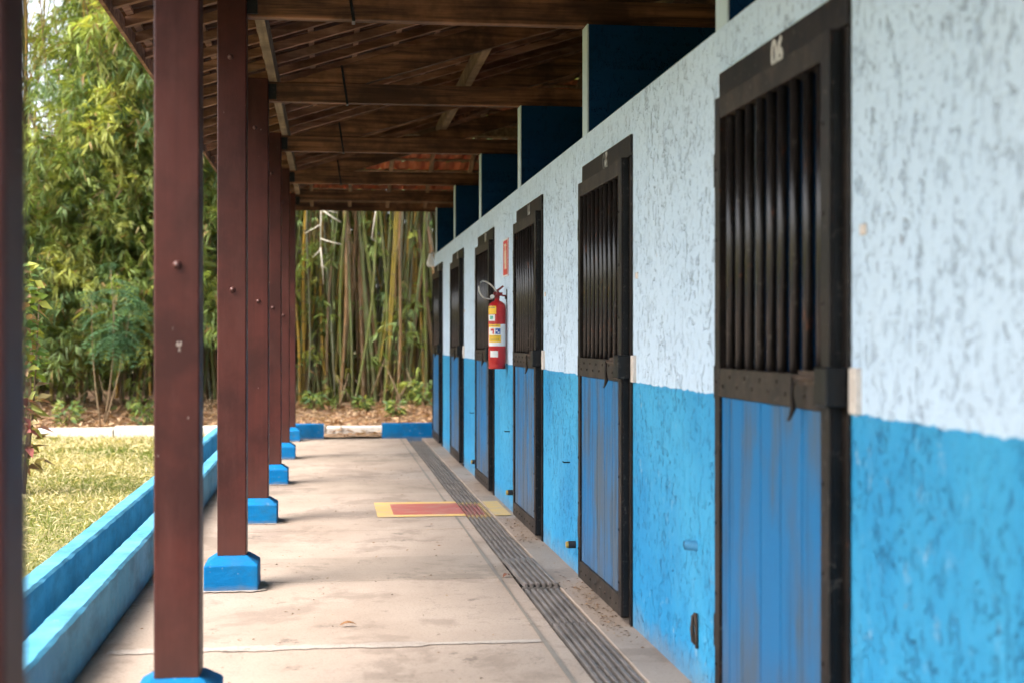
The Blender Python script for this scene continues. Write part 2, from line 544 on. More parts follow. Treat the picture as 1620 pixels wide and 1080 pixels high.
# ------------------------------------------------------------------ mesh helpers
class MB:
    def __init__(self):
        self.v, self.f, self.mi = [], [], []

    def quad(self, a, b, c, d, m=0):
        i = len(self.v)
        self.v += [tuple(a), tuple(b), tuple(c), tuple(d)]
        self.f.append((i, i + 1, i + 2, i + 3)); self.mi.append(m)

    def hexa(self, p, m=0):
        """p: 8 points, bottom ring 0-3 anticlockwise from above, top ring 4-7"""
        i = len(self.v)
        self.v += [tuple(q) for q in p]
        for f in ((3, 2, 1, 0), (4, 5, 6, 7), (0, 1, 5, 4), (1, 2, 6, 5), (2, 3, 7, 6), (3, 0, 4, 7)):
            self.f.append(tuple(i + j for j in f)); self.mi.append(m)

    def box(self, x0, x1, y0, y1, z0, z1, m=0):
        self.hexa([(x0, y0, z0), (x1, y0, z0), (x1, y1, z0), (x0, y1, z0),
                   (x0, y0, z1), (x1, y0, z1), (x1, y1, z1), (x0, y1, z1)], m)
        return self

    def tube(self, pts, rad, n=8, m=0, cap=True):
        pts = [Vector(p) for p in pts]
        if isinstance(rad, (int, float)):
            rad = [rad] * len(pts)
        i0 = len(self.v)
        ref = Vector((0.31, 0.17, 0.93)).normalized()
        for j, p in enumerate(pts):
            t = (pts[min(j + 1, len(pts) - 1)] - pts[max(j - 1, 0)]).normalized()
            a = t.cross(ref)
            if a.length < 0.05:
                a = t.cross(Vector((1, 0, 0)))
            a.normalize()
            b = t.cross(a)
            for q in range(n):
                an = 2 * math.pi * q / n
                self.v.append(tuple(p + (a * math.cos(an) + b * math.sin(an)) * rad[j]))
        for j in range(len(pts) - 1):
            for q in range(n):
                r = (q + 1) % n
                self.f.append((i0 + j * n + q, i0 + j * n + r, i0 + (j + 1) * n + r, i0 + (j + 1) * n + q)); self.mi.append(m)
        if cap:
            self.f.append(tuple(i0 + q for q in range(n))[::-1]); self.mi.append(m)
            e = i0 + (len(pts) - 1) * n
            self.f.append(tuple(e + q for q in range(n))); self.mi.append(m)
        return self

    def lathe(self, prof, cx, cy, n=24, m=0):
        i0 = len(self.v)
        for r, z in prof:
            for q in range(n):
                an = 2 * math.pi * q / n
                self.v.append((cx + r * math.cos(an), cy + r * math.sin(an), z))
        for j in range(len(prof) - 1):
            for q in range(n):
                r_ = (q + 1) % n
                self.f.append((i0 + j * n + q, i0 + j * n + r_, i0 + (j + 1) * n + r_, i0 + (j + 1) * n + q)); self.mi.append(m)
        return self

    def mesh(self, name, mats, bevel=0.0, smooth=False, segs=1):
        me = bpy.data.meshes.new(name)
        me.from_pydata(self.v, [], self.f)
        if not isinstance(mats, (list, tuple)):
            mats = [mats]
        for m in mats:
            me.materials.append(MATS[m])
        if len(mats) > 1:
            me.polygons.foreach_set('material_index', self.mi)
        if bevel:
            bm = bmesh.new(); bm.from_mesh(me)
            bmesh.ops.bevel(bm, geom=bm.edges[:], offset=bevel, segments=segs, profile=0.5, affect='EDGES')
            bm.to_mesh(me); bm.free()
        if smooth:
            me.polygons.foreach_set('use_smooth', [True] * len(me.polygons))
        me.update()
        return me

    def build(self, name, mats, parent=None, bevel=0.0, smooth=False, loc=None, segs=1):
        return link(name, self.mesh(name, mats, bevel, smooth, segs), parent, loc)


def link(name, me, parent=None, loc=None, rot=None):
    o = bpy.data.objects.new(name, me)
    COL.objects.link(o)
    if parent is not None:
        o.parent = parent
    if loc is not None:
        o.location = loc
    if rot is not None:
        o.rotation_euler = rot
    return o


def empty(name, loc=(0, 0, 0), parent=None):
    o = bpy.data.objects.new(name, None)
    o.empty_display_size = 0.2
    COL.objects.link(o)
    o.location = loc
    if parent is not None:
        o.parent = parent
    return o


def tag(o, label=None, cat=None, group=None, kind=None):
    if label: o['label'] = label
    if cat: o['category'] = cat
    if group: o['group'] = group
    if kind: o['kind'] = kind
    return o


def copy_tree(o, parent=None):
    c = o.copy()
    COL.objects.link(c)
    c.parent = parent
    for ch in o.children:
        copy_tree(ch, c)
    return c


def grid(name, x0, x1, y0, y1, nx, ny, zf, mat, parent=None, smooth=True):
    xs = np.linspace(x0, x1, nx + 1); ys = np.linspace(y0, y1, ny + 1)
    v = [(x, y, zf(x, y)) for y in ys for x in xs]
    f = [(j * (nx + 1) + i, j * (nx + 1) + i + 1, (j + 1) * (nx + 1) + i + 1, (j + 1) * (nx + 1) + i) for j in range(ny) for i in range(nx)]
    me = bpy.data.meshes.new(name)
    me.from_pydata(v, [], f)
    me.materials.append(MATS[mat])
    if smooth:
        me.polygons.foreach_set('use_smooth', [True] * len(f))
    return link(name, me, parent)


def leaf_arrays(P, D, L, W, tone, fold=0.25):
    """P base points, D unit directions, L lengths, W widths -> verts, faces, colours for folded two-triangle-pair leaves"""
    n = len(P)
    up = RNG.normal(size=(n, 3)) * 0.55 + np.array([0, 0, 1.0])
    S = np.cross(D, up); S /= np.linalg.norm(S, axis=1, keepdims=True) + 1e-9
    N = np.cross(S, D)
    L = L[:, None]; W = W[:, None]
    droop = np.array([0, 0, -1.0]) * L * 0.12
    v = np.empty((n, 4, 3))
    v[:, 0] = P
    v[:, 1] = P + D * L * 0.38 + S * W * 0.5 + N * W * fold
    v[:, 2] = P + D * L + droop
    v[:, 3] = P + D * L * 0.38 - S * W * 0.5 + N * W * fold
    return v, np.repeat(tone[:, None, :], 4, axis=1)


def leaf_mesh(name, v, tone, mat):
    n = len(v)
    me = bpy.data.meshes.new(name)
    me.vertices.add(n * 4)
    me.vertices.foreach_set('co', v.reshape(-1).astype(np.float32))
    b = np.arange(n) * 4
    tri = np.stack([b, b + 1, b + 2, b, b + 2, b + 3], 1).reshape(-1)
    me.loops.add(n * 6)
    me.loops.foreach_set('vertex_index', tri.astype(np.int32))
    me.polygons.add(n * 2)
    me.polygons.foreach_set('loop_start', (np.arange(n * 2) * 3).astype(np.int32))
    at = me.attributes.new('tone', 'FLOAT_COLOR', 'POINT')
    rgba = np.ones((n * 4, 4), np.float32)
    rgba[:, :3] = tone.reshape(-1, 3)
    at.data.foreach_set('color', rgba.reshape(-1))
    me.materials.append(MATS[mat])
    me.update(calc_edges=True)
    me.validate()
    return me


def unit(a):
    return a / (np.linalg.norm(a, axis=-1, keepdims=True) + 1e-9)


# ------------------------------------------------------------------ the ground
XW = 1.466                                   # front face of the stable wall
Y_END = 20.02                                # end of the paved walkway
g = MB(); g.quad((-400, -400, -0.12), (400, -400, -0.12), (400, 400, -0.12), (-400, 400, -0.12))
tag(g.build('ground', 'ground_far'), kind='structure')


def lawn_z(x, y):
    return 0.0 + 0.02 * math.sin(x * 1.3 + 0.4 * y) + 0.015 * math.sin(y * 0.9 + x * 0.5)


lawn = grid('lawn', -16, -1.455, -8, 21.0, 60, 110, lawn_z, 'lawn_soil')
tag(lawn, kind='structure')
verge = grid('verge', -1.455, 9, 20.27, 21.0, 40, 6, lambda x, y: 0.01 + 0.008 * math.sin(9 * x + 7 * y), 'litter_soil')
tag(verge, kind='structure')


def bank_z(x, y):
    t = min(1, max(0, (y - 21.1) / 3.2))
    return 0.03 + 0.27 * t * t * (3 - 2 * t) + 0.03 * math.sin(x * 2.1 + y) + 0.02 * math.sin(3.7 * x - 2.3 * y)


bank = grid('bank', -16, 12, 21.0, 42, 120, 90, bank_z, 'litter_soil')
tag(bank, kind='structure')

# walkway: trench, strip by the wall, and the poured slabs
GX0, GX1 = 1.075, 1.292
wk = MB()
wk.box(-1.04, XW + 0.16, -4.0, Y_END, -0.30, -0.16)                       # bed
wk.box(GX1, XW + 0.16, -4.0, Y_END, -0.16, 0.0)                           # strip between drain and wall
walk = wk.build('walkway', 'concrete', bevel=0.004)
tag(walk, kind='structure')
tr = MB(); tr.box(GX0 + 0.002, GX1 - 0.002, -3.99, Y_END - 0.01, -0.158, -0.09)
tr.build('drain_channel', 'drain_concrete', walk)
cuts = [-4.0, -1.2, 0.75, 3.55, 6.52, 8.27, 9.16, 10.45, 12.9, 14.1, 16.2, 17.3, 19.2, Y_END]
for i, (a, b) in enumerate(zip(cuts[:-1], cuts[1:])):
    m = MB()
    z = 0.0 + (0.0015 if i % 2 else -0.001)
    m.box(-1.034, GX0 - 0.004, a + 0.0025, b - 0.0025, -0.158, z)
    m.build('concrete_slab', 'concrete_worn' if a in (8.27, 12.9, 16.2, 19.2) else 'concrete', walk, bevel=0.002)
# pale mortar smeared over one joint
m = MB()
n = 60
pts = []
for i in range(n + 1):
    x = -0.98 + 1.95 * i / n
    wdt = 0.048 + 0.010 * math.sin(i * 0.37) + random.uniform(-0.012, 0.012)
    if i > n * 0.72: wdt *= 0.55
    c_ = 6.505
    pts.append((x, c_ - wdt, c_ + wdt))
for p, q in zip(pts[:-1], pts[1:]):
    m.quad((p[0], p[1], 0.0055), (q[0], q[1], 0.0055), (q[0], q[2], 0.0055), (p[0], p[2], 0.0055))
m.build('mortar_band', 'mortar', walk)
# mortar skirts round the post bases come with the posts; a groove line beside the drain
m = MB()
ys = np.linspace(3.0, 19.9, 120)
for a, b in zip(ys[:-1], ys[1:]):
    oa = ob = 0.0
    wa = 0.010 + 0.003 * math.sin(a * 2.3); wb = 0.010 + 0.003 * math.sin(b * 2.3)
    m.quad((0.985 + oa - wa, a, 0.0052), (0.985 + oa + wa, a, 0.0052), (0.985 + ob + wb, b, 0.0052), (0.985 + ob - wb, b, 0.0052))
m.build('joint_filler', 'joint_grey', walk)

# the fire-extinguisher keep-clear marking
def strip(name, mat, rects, z):
    m = MB()
    for x0, x1, y0, y1 in rects:
        m.quad((x0, y0, z), (x1, y0, z), (x1, y1, z), (x0, y1, z))
    return m.build(name, mat, walk)


strip('marking_border', 'mark_yellow', [(0.375, GX0 - 0.006, 11.15, 11.28), (0.375, GX0 - 0.006, 12.02, 12.15), (0.375, 0.505, 11.28, 12.02),
                                        (GX1 + 0.004, 1.43, 11.15, 12.15)], 0.0068)
strip('marking_field', 'mark_red', [(0.505, GX0 - 0.006, 11.28, 12.02)], 0.0068)

# kerbs
def kerb(name, x0, x1, y0, y1, h, along, mat='kerb_blue', step=0.09, jit=0.0032):
    m = MB()
    if along == 'y':
        n = max(2, int((y1 - y0) / step))
        S = [(y0 + (y1 - y0) * i / n) for i in range(n + 1)]
    else:
        n = max(2, int((x1 - x0) / step))
        S = [(x0 + (x1 - x0) * i / n) for i in range(n + 1)]
    b = 0.014
    ring = []
    for i, s in enumerate(S):
        j = lambda: random.uniform(-jit, jit)
        a0, a1 = (x0, x1) if along == 'y' else (y0, y1)
        zt = h + j() * 0.6
        pr = [(a0 + j() * 0.5, -0.1), (a1 + j() * 0.5, -0.1), (a1 + j(), zt - b), (a1 - b + j(), zt), (a0 + b + j(), zt), (a0 + j(), zt - b)]
        if along == 'y':
            ring.append([(p, s, z) for p, z in pr])
        else:
            ring.append([(s, p, z) for p, z in pr][::-1])
    base = 0
    for r in ring:
        m.v += r
    K = 6
    for i in range(len(ring) - 1):
        for q in range(K):
            r = (q + 1) % K
            m.f.append((i * K + q, i * K + r, (i + 1) * K + r, (i + 1) * K + q)[::-1]); m.mi.append(0)
    m.f.append(tuple(range(K))); m.f.append(tuple((len(ring) - 1) * K + q for q in range(K))[::-1]); m.mi += [0, 0]
    o = m.build(name, mat)
    bm = bmesh.new(); bm.from_mesh(o.data); bmesh.ops.recalc_face_normals(bm, faces=bm.faces[:]); bm.to_mesh(o.data); bm.free()
    tag(o, kind='structure')
    return o


kerb('kerb', -1.158, -1.038, -4, 20.22, 0.255, 'y')
kerb('kerb', -1.462, -1.350, -4, 20.42, 0.258, 'y')
kerb('kerb', -1.034, -0.075, 20.05, 20.22, 0.208, 'x', 'base_blue')
kerb('kerb', 0.735, 1.455, 20.05, 20.22, 0.208, 'x', 'base_blue')
gut = MB(); gut.box(-1.349, -1.159, -4, 20.4, -0.1, 0.05)
tag(gut.build('gutter', 'drain_concrete'), kind='structure')

# white painted kerb stones along the bank
wkb = MB(); wkb.box(-4.1, 6.0, 21.04, 21.14, -0.1, 0.02)
wb = wkb.build('white_kerb', 'white_paint_stone'); tag(wb, kind='structure')
x = -4.15
while x < 6.0:
    L = random.uniform(0.85, 1.1)
    m = MB(); h = 0.125 + random.uniform(-0.012, 0.012)
    m.box(x + 0.006, x + L - 0.006, 21.0 + random.uniform(-0.012, 0.012), 21.16, -0.05, h)
    m.build('kerb_stone', 'white_paint_stone', wb, bevel=0.022, segs=2)
    x += L

# ------------------------------------------------------------------ the stable
stable = empty('stable_building', (0, 0, 0))
tag(stable, 'long blue and white stable block with numbered doors and a tiled roof over a walkway', 'building')

DOOR_Y = [3.87 + 2.92 * i for i in range(6)]
DW, DH = 1.33, 2.385                        # opening
WH = 2.57                                   # wall height
X2 = XW + 0.15
m = MB()
prev = -4.0
for y in DOOR_Y:
    m.box(XW, X2, prev, y, -0.02, WH)
    m.box(XW, X2, y, y + DW, DH, WH)
    prev = y + DW
m.box(XW, X2, prev, 19.95, -0.02, WH)
me = m.mesh('front_wall', 'wall_stucco')
bm = bmesh.new(); bm.from_mesh(me)
bmesh.ops.remove_doubles(bm, verts=bm.verts[:], dist=0.0005)
# drop the doubled inner faces between abutting blocks
seen = {}
for f in bm.faces:
    seen.setdefault(tuple(sorted(v.index for v in f.verts)), []).append(f)
bm.to_mesh(me); bm.free()
link('front_wall', me, stable)

POST_Y = [-3.6, -0.70, 2.10, 5.18, 8.07, 10.95, 13.85, 16.74, 19.63]      # front faces of the posts
PART_Y = [y - 0.03 for y in POST_Y]
for i, y in enumerate(PART_Y[3:]):
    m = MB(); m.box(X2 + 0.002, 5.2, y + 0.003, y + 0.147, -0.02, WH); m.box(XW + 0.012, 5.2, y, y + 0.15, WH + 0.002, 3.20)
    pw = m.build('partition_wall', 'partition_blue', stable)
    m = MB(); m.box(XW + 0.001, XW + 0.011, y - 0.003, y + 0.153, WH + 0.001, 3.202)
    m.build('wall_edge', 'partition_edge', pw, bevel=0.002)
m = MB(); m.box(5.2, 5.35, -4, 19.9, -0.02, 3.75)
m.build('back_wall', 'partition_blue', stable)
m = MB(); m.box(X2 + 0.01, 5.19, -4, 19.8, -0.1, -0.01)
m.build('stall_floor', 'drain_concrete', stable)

# posts on chamfered blue bases
def post_mesh():
    m = MB(); m.box(-0.08, 0.08, 0, 0.16, 0.186, 3.375)
    return m.mesh('post', 'post_paint', bevel=0.007, segs=2)


def base_mesh():
    m = MB()
    b, t = 0.148, 0.086
    m.hexa([(-b, 0.08 - b, 0), (b, 0.08 - b, 0), (b, 0.08 + b, 0), (-b, 0.08 + b, 0),
            (-b, 0.08 - b, 0.145), (b, 0.08 - b, 0.145), (b, 0.08 + b, 0.145), (-b, 0.08 + b, 0.145)])
    m.f.remove((4, 5, 6, 7)); m.mi.pop()
    i = len(m.v)
    m.v += [(-t, 0.08 - t, 0.19), (t, 0.08 - t, 0.19), (t, 0.08 + t, 0.19), (-t, 0.08 + t, 0.19)]
    for a in range(4):
        c_ = (a + 1) % 4
        m.f.append((4 + a, 4 + c_, i + c_, i + a)); m.mi.append(0)
    m.f.append((i, i + 1, i + 2, i + 3)); m.mi.append(0)
    me = m.mesh('post_base', 'base_blue', bevel=0.007, segs=2)
    bm = bmesh.new(); bm.from_mesh(me)
    bmesh.ops.subdivide_edges(bm, edges=[e for e in bm.edges if e.calc_length() > 0.05], cuts=4, use_grid_fill=True)
    for v in bm.verts:
        v.co.x += random.uniform(-0.0007, 0.0007); v.co.y += random.uniform(-0.0007, 0.0007)
        if v.co.z > 0.02: v.co.z += random.uniform(-0.0007, 0.0007)
    bm.to_mesh(me); bm.free()
    return me


def skirt_mesh():
    m = MB()
    N = 44
    v = [(0, 0.08, 0.006)]
    for i in range(N):
        a = 2 * math.pi * i / N
        r = 0.16 / max(abs(math.cos(a)), abs(math.sin(a))) * random.uniform(1.0, 1.32)
        v.append((r * math.cos(a), 0.08 + r * math.sin(a), 0.0062))
    m.v = v
    for i in range(N):
        m.f.append((0, 1 + i, 1 + (i + 1) % N)); m.mi.append(0)
    return m.mesh('mortar_skirt', 'mortar')


def bolt_mesh():
    m = MB(); m.lathe([(0.0, -0.02), (0.006, -0.018), (0.0125, -0.012), (0.016, -0.004), (0.0165, 0.0)], 0, 0, 12)
    me = m.mesh('bolt', 'bolt_paint', smooth=True)
    me.transform(Matrix.Rotation(R(-90), 4, 'X'))     # dome towards -Y
    return me


pm, bmh, sk, bo = post_mesh(), base_mesh(), skirt_mesh(), bolt_mesh()
words = {1: 'blurred post at the very edge of the walkway opening', 2: 'nearest whole red-brown post with a chipped face',
         3: 'second red-brown post with its whole blue base in view'}
for i, y in enumerate(POST_Y):
    p = link('post', pm, stable, (-0.54, y, 0))
    link('post_base', bmh, p, (0, 0, 0))
    s = link('mortar_skirt', sk, p, (0, 0, 0)); s.rotation_euler = (0, 0, 0)
    for dx, z in ((0.0, 1.68), (-0.012, 2.98)):
        link('bolt', bo, p, (dx + random.uniform(-0.008, 0.008), 0.001, z + random.uniform(-0.02, 0.02)))

# ---- roof
SL = 0.31
def zc(x): return 3.617 + SL * x                 # underside of the common rafters on the walkway slope
EX, EY = -1.22, 20.22
ZE = zc(EX)
def zh(y): return ZE + SL * (EY - y)             # same for the hip at the far end
RIDGE = 3.2
Y0R = -4.2
roof = empty('roof', (0, 0, 0), stable)

# trusses on the posts
for i, y in enumerate(POST_Y):
    t = empty('truss', (0, y + 0.04, 0), stable)
    last = i == len(POST_Y) - 1
    zb = 3.29 if last else 3.205
    m = MB(); m.box(-0.458, 5.19, 0.0, 0.085, zb, 3.352 if not last else 3.44)
    m.build('tie_beam', 'beam_wood', t, bevel=0.004)
    if not last:
        def rz(x): return 3.352 + SL * (x - 0.258)
        m = MB()
        xa, xb = -0.35, RIDGE - 0.05
        # wedge foot then full depth
        xk = 0.262
        th = 0.188
        m.v += [(xa, 0.008, 3.3535), (xk, 0.008, 3.3535), (xb, 0.008, rz(xb)), (xb, 0.008, rz(xb) + th),
                (xa, 0.077, 3.3535), (xk, 0.077, 3.3535), (xb, 0.077, rz(xb)), (xb, 0.077, rz(xb) + th)]
        m.f += [(0, 1, 2, 3), (7, 6, 5, 4), (0, 4, 5, 1), (1, 5, 6, 2), (2, 6, 7, 3), (3, 7, 4, 0)]; m.mi += [0] * 6
        m.build('truss_rafter', 'beam_wood', t, bevel=0.003)
        m = MB(); m.box(RIDGE - 0.045, RIDGE + 0.055, 0.004, 0.081, 3.354, 4.42)
        m.build('king_post', 'beam_wood', t)
        m = MB()
        m.v += [(RIDGE + 0.06, 0.008, rz(RIDGE)), (5.15, 0.008, rz(RIDGE) - SL * 1.95), (5.15, 0.077, rz(RIDGE) - SL * 1.95), (RIDGE + 0.06, 0.077, rz(RIDGE)),
                (RIDGE + 0.06, 0.008, rz(RIDGE) + th), (5.15, 0.008, rz(RIDGE) - SL * 1.95 + th), (5.15, 0.077, rz(RIDGE) - SL * 1.95 + th), (RIDGE + 0.06, 0.077, rz(RIDGE) + th)]
        m.f += [(3, 2, 1, 0), (4, 5, 6, 7), (0, 1, 5, 4), (1, 2, 6, 5), (2, 3, 7, 6), (3, 0, 4, 7)]; m.mi += [0] * 6
        m.build('truss_rafter', 'beam_wood', t)
        # iron stirrup, slightly out of plumb
        m = MB()
        for yy in (-0.006, 0.086):
            m.hexa([(0.128, yy, 3.198), (0.146, yy, 3.198), (0.146, yy + 0.005, 3.198), (0.128, yy + 0.005, 3.198),
                    (0.085, yy, 3.49), (0.103, yy, 3.49), (0.103, yy + 0.005, 3.49), (0.085, yy + 0.005, 3.49)])
        m.box(0.128, 0.146, -0.006, 0.091, 3.194, 3.199)
        m.build('strap', 'black_steel', t)
    else:
        # end beam also carries the hip rafters
        pass
    # small dark bracket where the beam meets the post
    m = MB(); m.box(-0.459, -0.40, -0.008, -0.001, 3.22, 3.335)
    m.build('bracket', 'black_steel', t)

# purlins along the building
def purlin(x0, x1, zoff, y1):
    m = MB()
    za, zb_ = zc(x0) - 0.002, zc(x1) - 0.002
    m.hexa([(x0, Y0R, zoff), (x1, Y0R, zoff), (x1, y1, zoff), (x0, y1, zoff), (x0, Y0R, za), (x1, Y0R, zb_), (x1, y1, zb_), (x0, y1, za)])
    return m.build('purlin', 'purlin_wood', roof)


purlin(-0.455, -0.395, 3.354, 19.55)
purlin(1.305, 1.375, 3.462 + SL * 1.30, 17.55)
purlin(2.95, 3.02, 3.462 + SL * 2.95, 16.0)
m = MB(); m.box(-1.0, 4.9, 19.53, 19.60, 3.442, zh(19.57) - 0.003)
m.build('purlin', 'purlin_wood', roof)
m = MB(); m.box(0.9, 4.0, 17.60, 17.67, zh(17.67) - 0.12, zh(17.67) - 0.003)
m.build('purlin', 'purlin_wood', roof)

# common rafters, walkway slope
def slope_bar(x0, x1, y, wdt, dep, mat):
    m = MB()
    m.hexa([(x0, y, zc(x0)), (x1, y, zc(x1)), (x1, y + wdt, zc(x1)), (x0, y + wdt, zc(x0)),
            (x0, y, zc(x0) + dep), (x1, y, zc(x1) + dep), (x1, y + wdt, zc(x1) + dep), (x0, y + wdt, zc(x0) + dep)])
    return m.build('common_rafter', mat, roof)


y = Y0R + 0.15
while y < 19.9:
    xe = min(RIDGE, EX + (EY - y) - 0.03)
    if xe > EX + 0.2:
        slope_bar(EX + 0.02, xe, y + random.uniform(-0.012, 0.012), 0.05, 0.06, 'rafter_wood')
    y += 0.47
# hip rafters (far end)
x = EX + 0.42
while x < 6.4:
    ye = EY - min(x - EX, (6.4 + 0.0) - x if x > RIDGE else 99, 4.42) + 0.03
    m = MB()
    m.hexa([(x, ye, zh(ye)), (x + 0.05, ye, zh(ye)), (x + 0.05, EY - 0.02, zh(EY - 0.02)), (x, EY - 0.02, zh(EY - 0.02)),
            (x, ye, zh(ye) + 0.06), (x + 0.05, ye, zh(ye) + 0.06), (x + 0.05, EY - 0.02, zh(EY - 0.02) + 0.06), (x, EY - 0.02, zh(EY - 0.02) + 0.06)])
    m.build('common_rafter', 'hip_rafter_wood', roof)
    x += 0.53
# the hip itself
m = MB()
a, b = Vector((EX, EY, ZE)), Vector((RIDGE, EY - (RIDGE - EX), zc(RIDGE)))
dx = Vector((0.04, 0.04, 0)); up = Vector((0, 0, 0.075)); dn = Vector((0, 0, -0.05))
m.hexa([a - dx + dn, a + dx + dn, b + dx + dn, b - dx + dn, a - dx + up, a + dx + up, b + dx + up, b - dx + up])
m.build('hip_rafter', 'beam_wood', roof)
# battens
nb = 0
x = EX + 0.03
while x < RIDGE:
    y1 = EY - (x - EX)
    z = zc(x) + 0.061
    m = MB(); m.hexa([(x, Y0R, z), (x + 0.04, Y0R, z + 0.04 * SL), (x + 0.04, y1, z + 0.04 * SL), (x, y1, z),
                      (x, Y0R, z + 0.02), (x + 0.04, Y0R, z + 0.02 + 0.04 * SL), (x + 0.04, y1, z + 0.02 + 0.04 * SL), (x, y1, z + 0.02)])
    m.build('batten', 'rafter_wood', roof)
    x += 0.345
y = EY - 0.03
while y > EY - 4.4:
    xa = EX + (EY - y); xb = 6.4 - (EY - y) * 0.72
    z = zh(y) + 0.061
    m = MB(); m.hexa([(xa, y - 0.04, z + 0.04 * SL), (xb, y - 0.04, z + 0.04 * SL), (xb, y, z), (xa, y, z),
                      (xa, y - 0.04, z + 0.02 + 0.04 * SL), (xb, y - 0.04, z + 0.02 + 0.04 * SL), (xb, y, z + 0.02), (xa, y, z + 0.02)])
    m.build('batten', 'hip_rafter_wood', roof)
    y -= 0.345

# clay tiles: arch + pan profile, thick, overlapping
PROF = [(0.0, 0.0), (0.06, -0.006), (0.085, 0.012), (0.10, 0.042), (0.128, 0.058), (0.158, 0.044), (0.175, 0.012), (0.205, 0.0)]
TW, TL, PITCH = 0.198, 0.40, 0.345


def tile_arrays():
    v, f = [], []
    n = len(PROF)
    for th in (0.0, -0.013):
        for u in (0.0, TL):
            lift = 0.026 if u == 0 else 0.0          # the lower end rides on the tile below
            for wv, h in PROF:
                v.append((wv, u, h + lift + th))
    def idx(t, e, i): return t * 2 * n + e * n + i
    for i in range(n - 1):
        f.append((idx(0, 0, i), idx(0, 0, i + 1), idx(0, 1, i + 1), idx(0, 1, i)))
        f.append((idx(1, 0, i + 1), idx(1, 0, i), idx(1, 1, i), idx(1, 1, i + 1)))
        f.append((idx(1, 0, i), idx(1, 0, i + 1), idx(0, 0, i + 1), idx(0, 0, i)))
    f.append((idx(1, 0, 0), idx(0, 0, 0), idx(0, 1, 0), idx(1, 1, 0)))
    f.append((idx(0, 0, n - 1), idx(1, 0, n - 1), idx(1, 1, n - 1), idx(0, 1, n - 1)))
    return v, f


tv, tf = tile_arrays()
tme = bpy.data.meshes.new('roof_tile'); tme.from_pydata(tv, [], tf); tme.materials.append(MATS['clay_tile'])
th_ = math.atan(SL)
cosr = math.cos(th_)
# hip tiles: local u (+Y of the tile) runs up-slope = -Y world
nt_ = 0
row = 0
y = EY + 0.05
while y > EY - 4.4 and nt_ < 290:
    run = EY - y
    xa = EX + max(0, run) - 0.1; xb = 6.3 - max(0, run) * 0.72
    cnt = int((xb - xa) / TW)
    for c_ in range(cnt):
        xx = xa + c_ * TW
        if nt_ >= 290: break
        o = link('roof_tile', tme, roof, (xx + TW, y + random.uniform(-0.008, 0.008), zh(y) + 0.090 + 0.006))
        o.rotation_euler = (th_, random.uniform(-0.015, 0.015), math.pi + random.uniform(-0.01, 0.01))
        # flip sign of pitch because the tile is turned round
        nt_ += 1
    y -= PITCH * cosr
    row += 1
# walkway slope: one joined field (far more than 300)
V0 = np.array(tv); NV = len(tv)
allv, allf = [], []
x = EX - 0.06
while x < RIDGE - 0.02:
    y1 = EY - max(0.0, x - EX)
    cnt = int((y1 - Y0R) / TW)
    for c_ in range(cnt):
        yy = Y0R + c_ * TW
        p = V0.copy()
        # tile u -> +X up-slope, tile w -> -Y ; keep right-handed
        a_ = random.uniform(-0.008, 0.008)
        X = x + p[:, 1] * cosr + a_
        Y = yy + TW - p[:, 0]
        Z = zc(x) + 0.088 + p[:, 1] * math.sin(th_) + p[:, 2] + random.uniform(-0.002, 0.002)
        q = np.stack([X, Y, Z], 1)
        base_i = len(allv) * NV
        allv.append(q)
        allf += [tuple(j + base_i for j in f) for f in tf]
    x += PITCH * cosr
# the slope beyond the ridge
x = 6.45
while x > RIDGE + 0.02:
    run = 6.4 - x
    y1 = EY - max(0, run) / 0.72
    cnt = int((y1 - Y0R) / TW)
    for c_ in range(cnt):
        yy = Y0R + c_ * TW
        p = V0
        X = x - p[:, 1] * cosr
        Y = yy + p[:, 0]
        Z = zc(RIDGE) + 0.088 - SL * 1.0 * (x - RIDGE) + p[:, 1] * math.sin(th_) + p[:, 2]
        base_i = len(allv) * NV
        allv.append(np.stack([X, Y, Z], 1))
        allf += [tuple(j + base_i for j in f) for f in tf]
    x -= PITCH * cosr
fme = bpy.data.meshes.new('tile_field'); fme.from_pydata(np.concatenate(allv).tolist(), [], allf); fme.materials.append(MATS['shaded_tile'])
fo = link('tile_field', fme, roof); fo['kind'] = 'stuff'
m = MB()
zr = zc(RIDGE) + 0.062
m.quad((RIDGE, Y0R, zr), (6.42, Y0R, zr - SL * 3.22), (6.42, EY, zr - SL * 3.22), (RIDGE, 15.9, zr))
m.build('roof_leak_sheet', 'beam_wood', roof)  # thin sheet added under the far slope to stop sky light leaking in
m = MB()
hx1 = EX + 4.3
for sx_, sy_ in ((-0.45, 0.0), (0.0, -0.45)):
    # a strip either side of the hip line, lying in its own roof plane
    def pt(t, off):
        x_, y_ = EX + t + (sx_ if off else 0) * 0, EY - t
        if off and sx_: y_ = y_ - 0.45; return (x_, y_, zc(x_) + 0.084)
        if off: x_ = x_ + 0.45; return (x_, y_, zh(y_) + 0.084)
        return (x_, y_, zc(x_) + 0.084)
    m.quad(pt(0.1, 0), pt(4.3, 0), pt(4.3, 1), pt(0.1, 1))
m.build('hip_boarding', 'beam_wood', roof)
m = MB(); m.box(RIDGE - 0.06, RIDGE + 0.06, Y0R, 15.95, zc(RIDGE) - 0.12, zc(RIDGE) + 0.05)
m.build('ridge_leak_box', 'beam_wood', roof)  # box added below the ridge to block light leaks between the slopes
